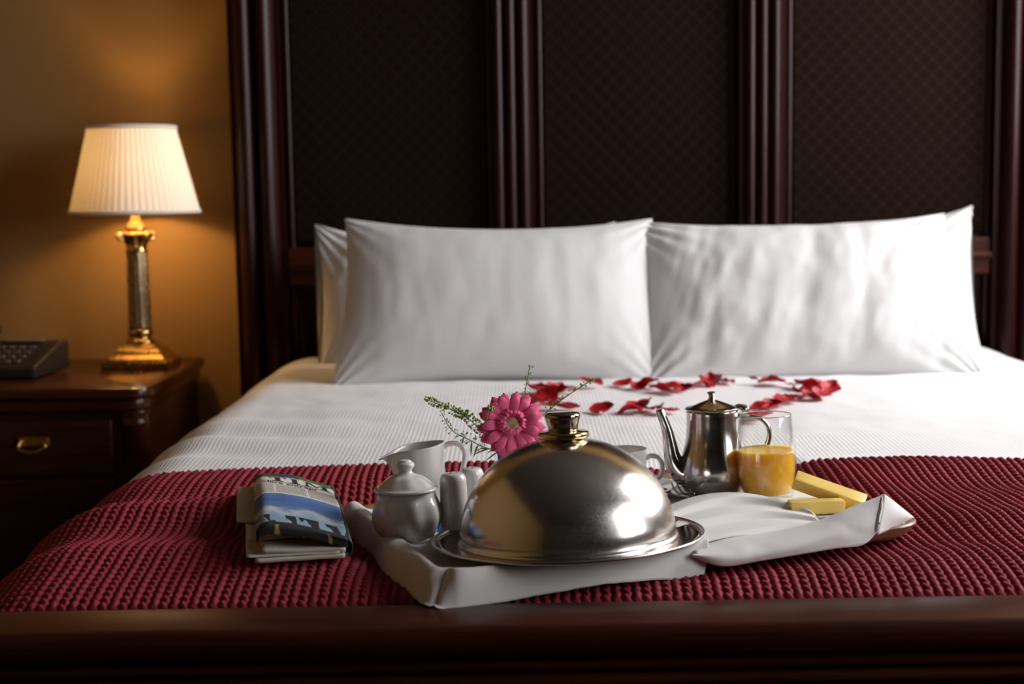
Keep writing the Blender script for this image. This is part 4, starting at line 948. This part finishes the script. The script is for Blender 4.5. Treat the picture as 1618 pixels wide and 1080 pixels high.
M_ = [R4(1.34, 1.42, .07, .93), R4(1.24, 1.52, 0, .07), R4(1.24, 1.44, .93, 1), [(1.66, .10), (1.74, .10), (1.50, 1), (1.34, 1)], [(1.66, .10), (1.74, .10), (2.02, 1), (1.94, 1)], R4(1.92, 2.10, .07, .93), R4(1.84, 2.18, 0, .07), R4(1.94, 2.18, .93, 1)]
ob('masthead_lettering', strokes(T_+I_+M_, .20, .735, .34, .125), INK, news)
ob('headline_lettering', print_text('ollice entrepr', .10, .664, .125, .080, .004), INK, news)
ob('masthead_rule', mkmesh('masthead_rule', *(lambda L: ([tuple(p) for p in L], [(i, i+1, i+21, i+20) for i in range(19)]))([outer(u, .718)+Vector((0, 0, .0005)) for u in np.linspace(.08, .98, 20)]+[outer(u, .724)+Vector((0, 0, .0005)) for u in np.linspace(.08, .98, 20)])), INK, news)
def sheet(name, w0, w1, l0, l1, zl, zr, th, seed, m, fold=0.):
    n, k = 20, 30; P = np.zeros((n, k, 3))
    for i_ in range(n):
        for j_ in range(k):
            u, l = i_/(n-1), j_/(k-1); P[i_, j_] = (w0+(w1-w0)*u+.0015*nz(l*3, seed, 0), l0+(l1-l0)*l, zl+(zr-zl)*u**.7+.0016*nz(u*3, l*4, seed)+fold*math.sin(PI*u))
    o = ob(name, gridmesh(name, P), m, news); o.modifiers.new('thickness', 'SOLIDIFY').thickness = th; return o
hw = NW/2
def inner_mat():
    m, t = base('inner_newsprint', (.58, .53, .45), .8); s_ = t.sep(t.coord())
    tx = t.noise(1.0, 2, t.mapping(t.coord(), (900, 200, 2600))); ink = t.math('GREATER_THAN', tx, .62)
    t.link(t.mix(t.math('MULTIPLY', ink, .5), (.68, .63, .54), (.08, .08, .08)), t.b.inputs['Base Color']); return m
INNER = inner_mat()
sheet('lower_pages', -hw-.002, hw-.004, -NL/2-.006, NL/2-.03, .0065, .0060, .0045, 1, PAGE)
sheet('lower_pages', -hw-.012, hw-.010, -NL/2-.004, NL/2-.04, .0105, .0090, .0022, 2, PAGE)
sheet('inner_pages', -hw+.006, hw-.003, -NL/2-.003, NL/2-.04, .0170, .0125, .0050, 3, INNER)
sheet('inner_pages', -hw-.010, hw-.010, -NL/2+.03, NL/2-.03, .0215, .0150, .0014, 4, PAGE, .003)
sheet('loose_page', -hw-.022, hw-.03, -NL/2+.10, NL/2-.02, .0270, .0170, .0012, 6, PAGE, .002)
# spine fold on the right: the wrapped edge of the outer sheet
P = np.zeros((10, 40, 3))
for i_ in range(10):
    for j_ in range(40):
        a = PI*i_/9; l = j_/39; h = (ntop(1, l)-.001)/2; P[i_, j_] = (hw+.006*math.sin(a), -NL/2+l*NL*.93, .0012+h+h*math.cos(a)*.98)
o = ob('spine_fold', gridmesh('spine_fold', P), simple('printed_edge', (.05, .05, .055), .7, var=.8, nscale=60), news); o.modifiers.new('thickness', 'SOLIDIFY').thickness = .0016
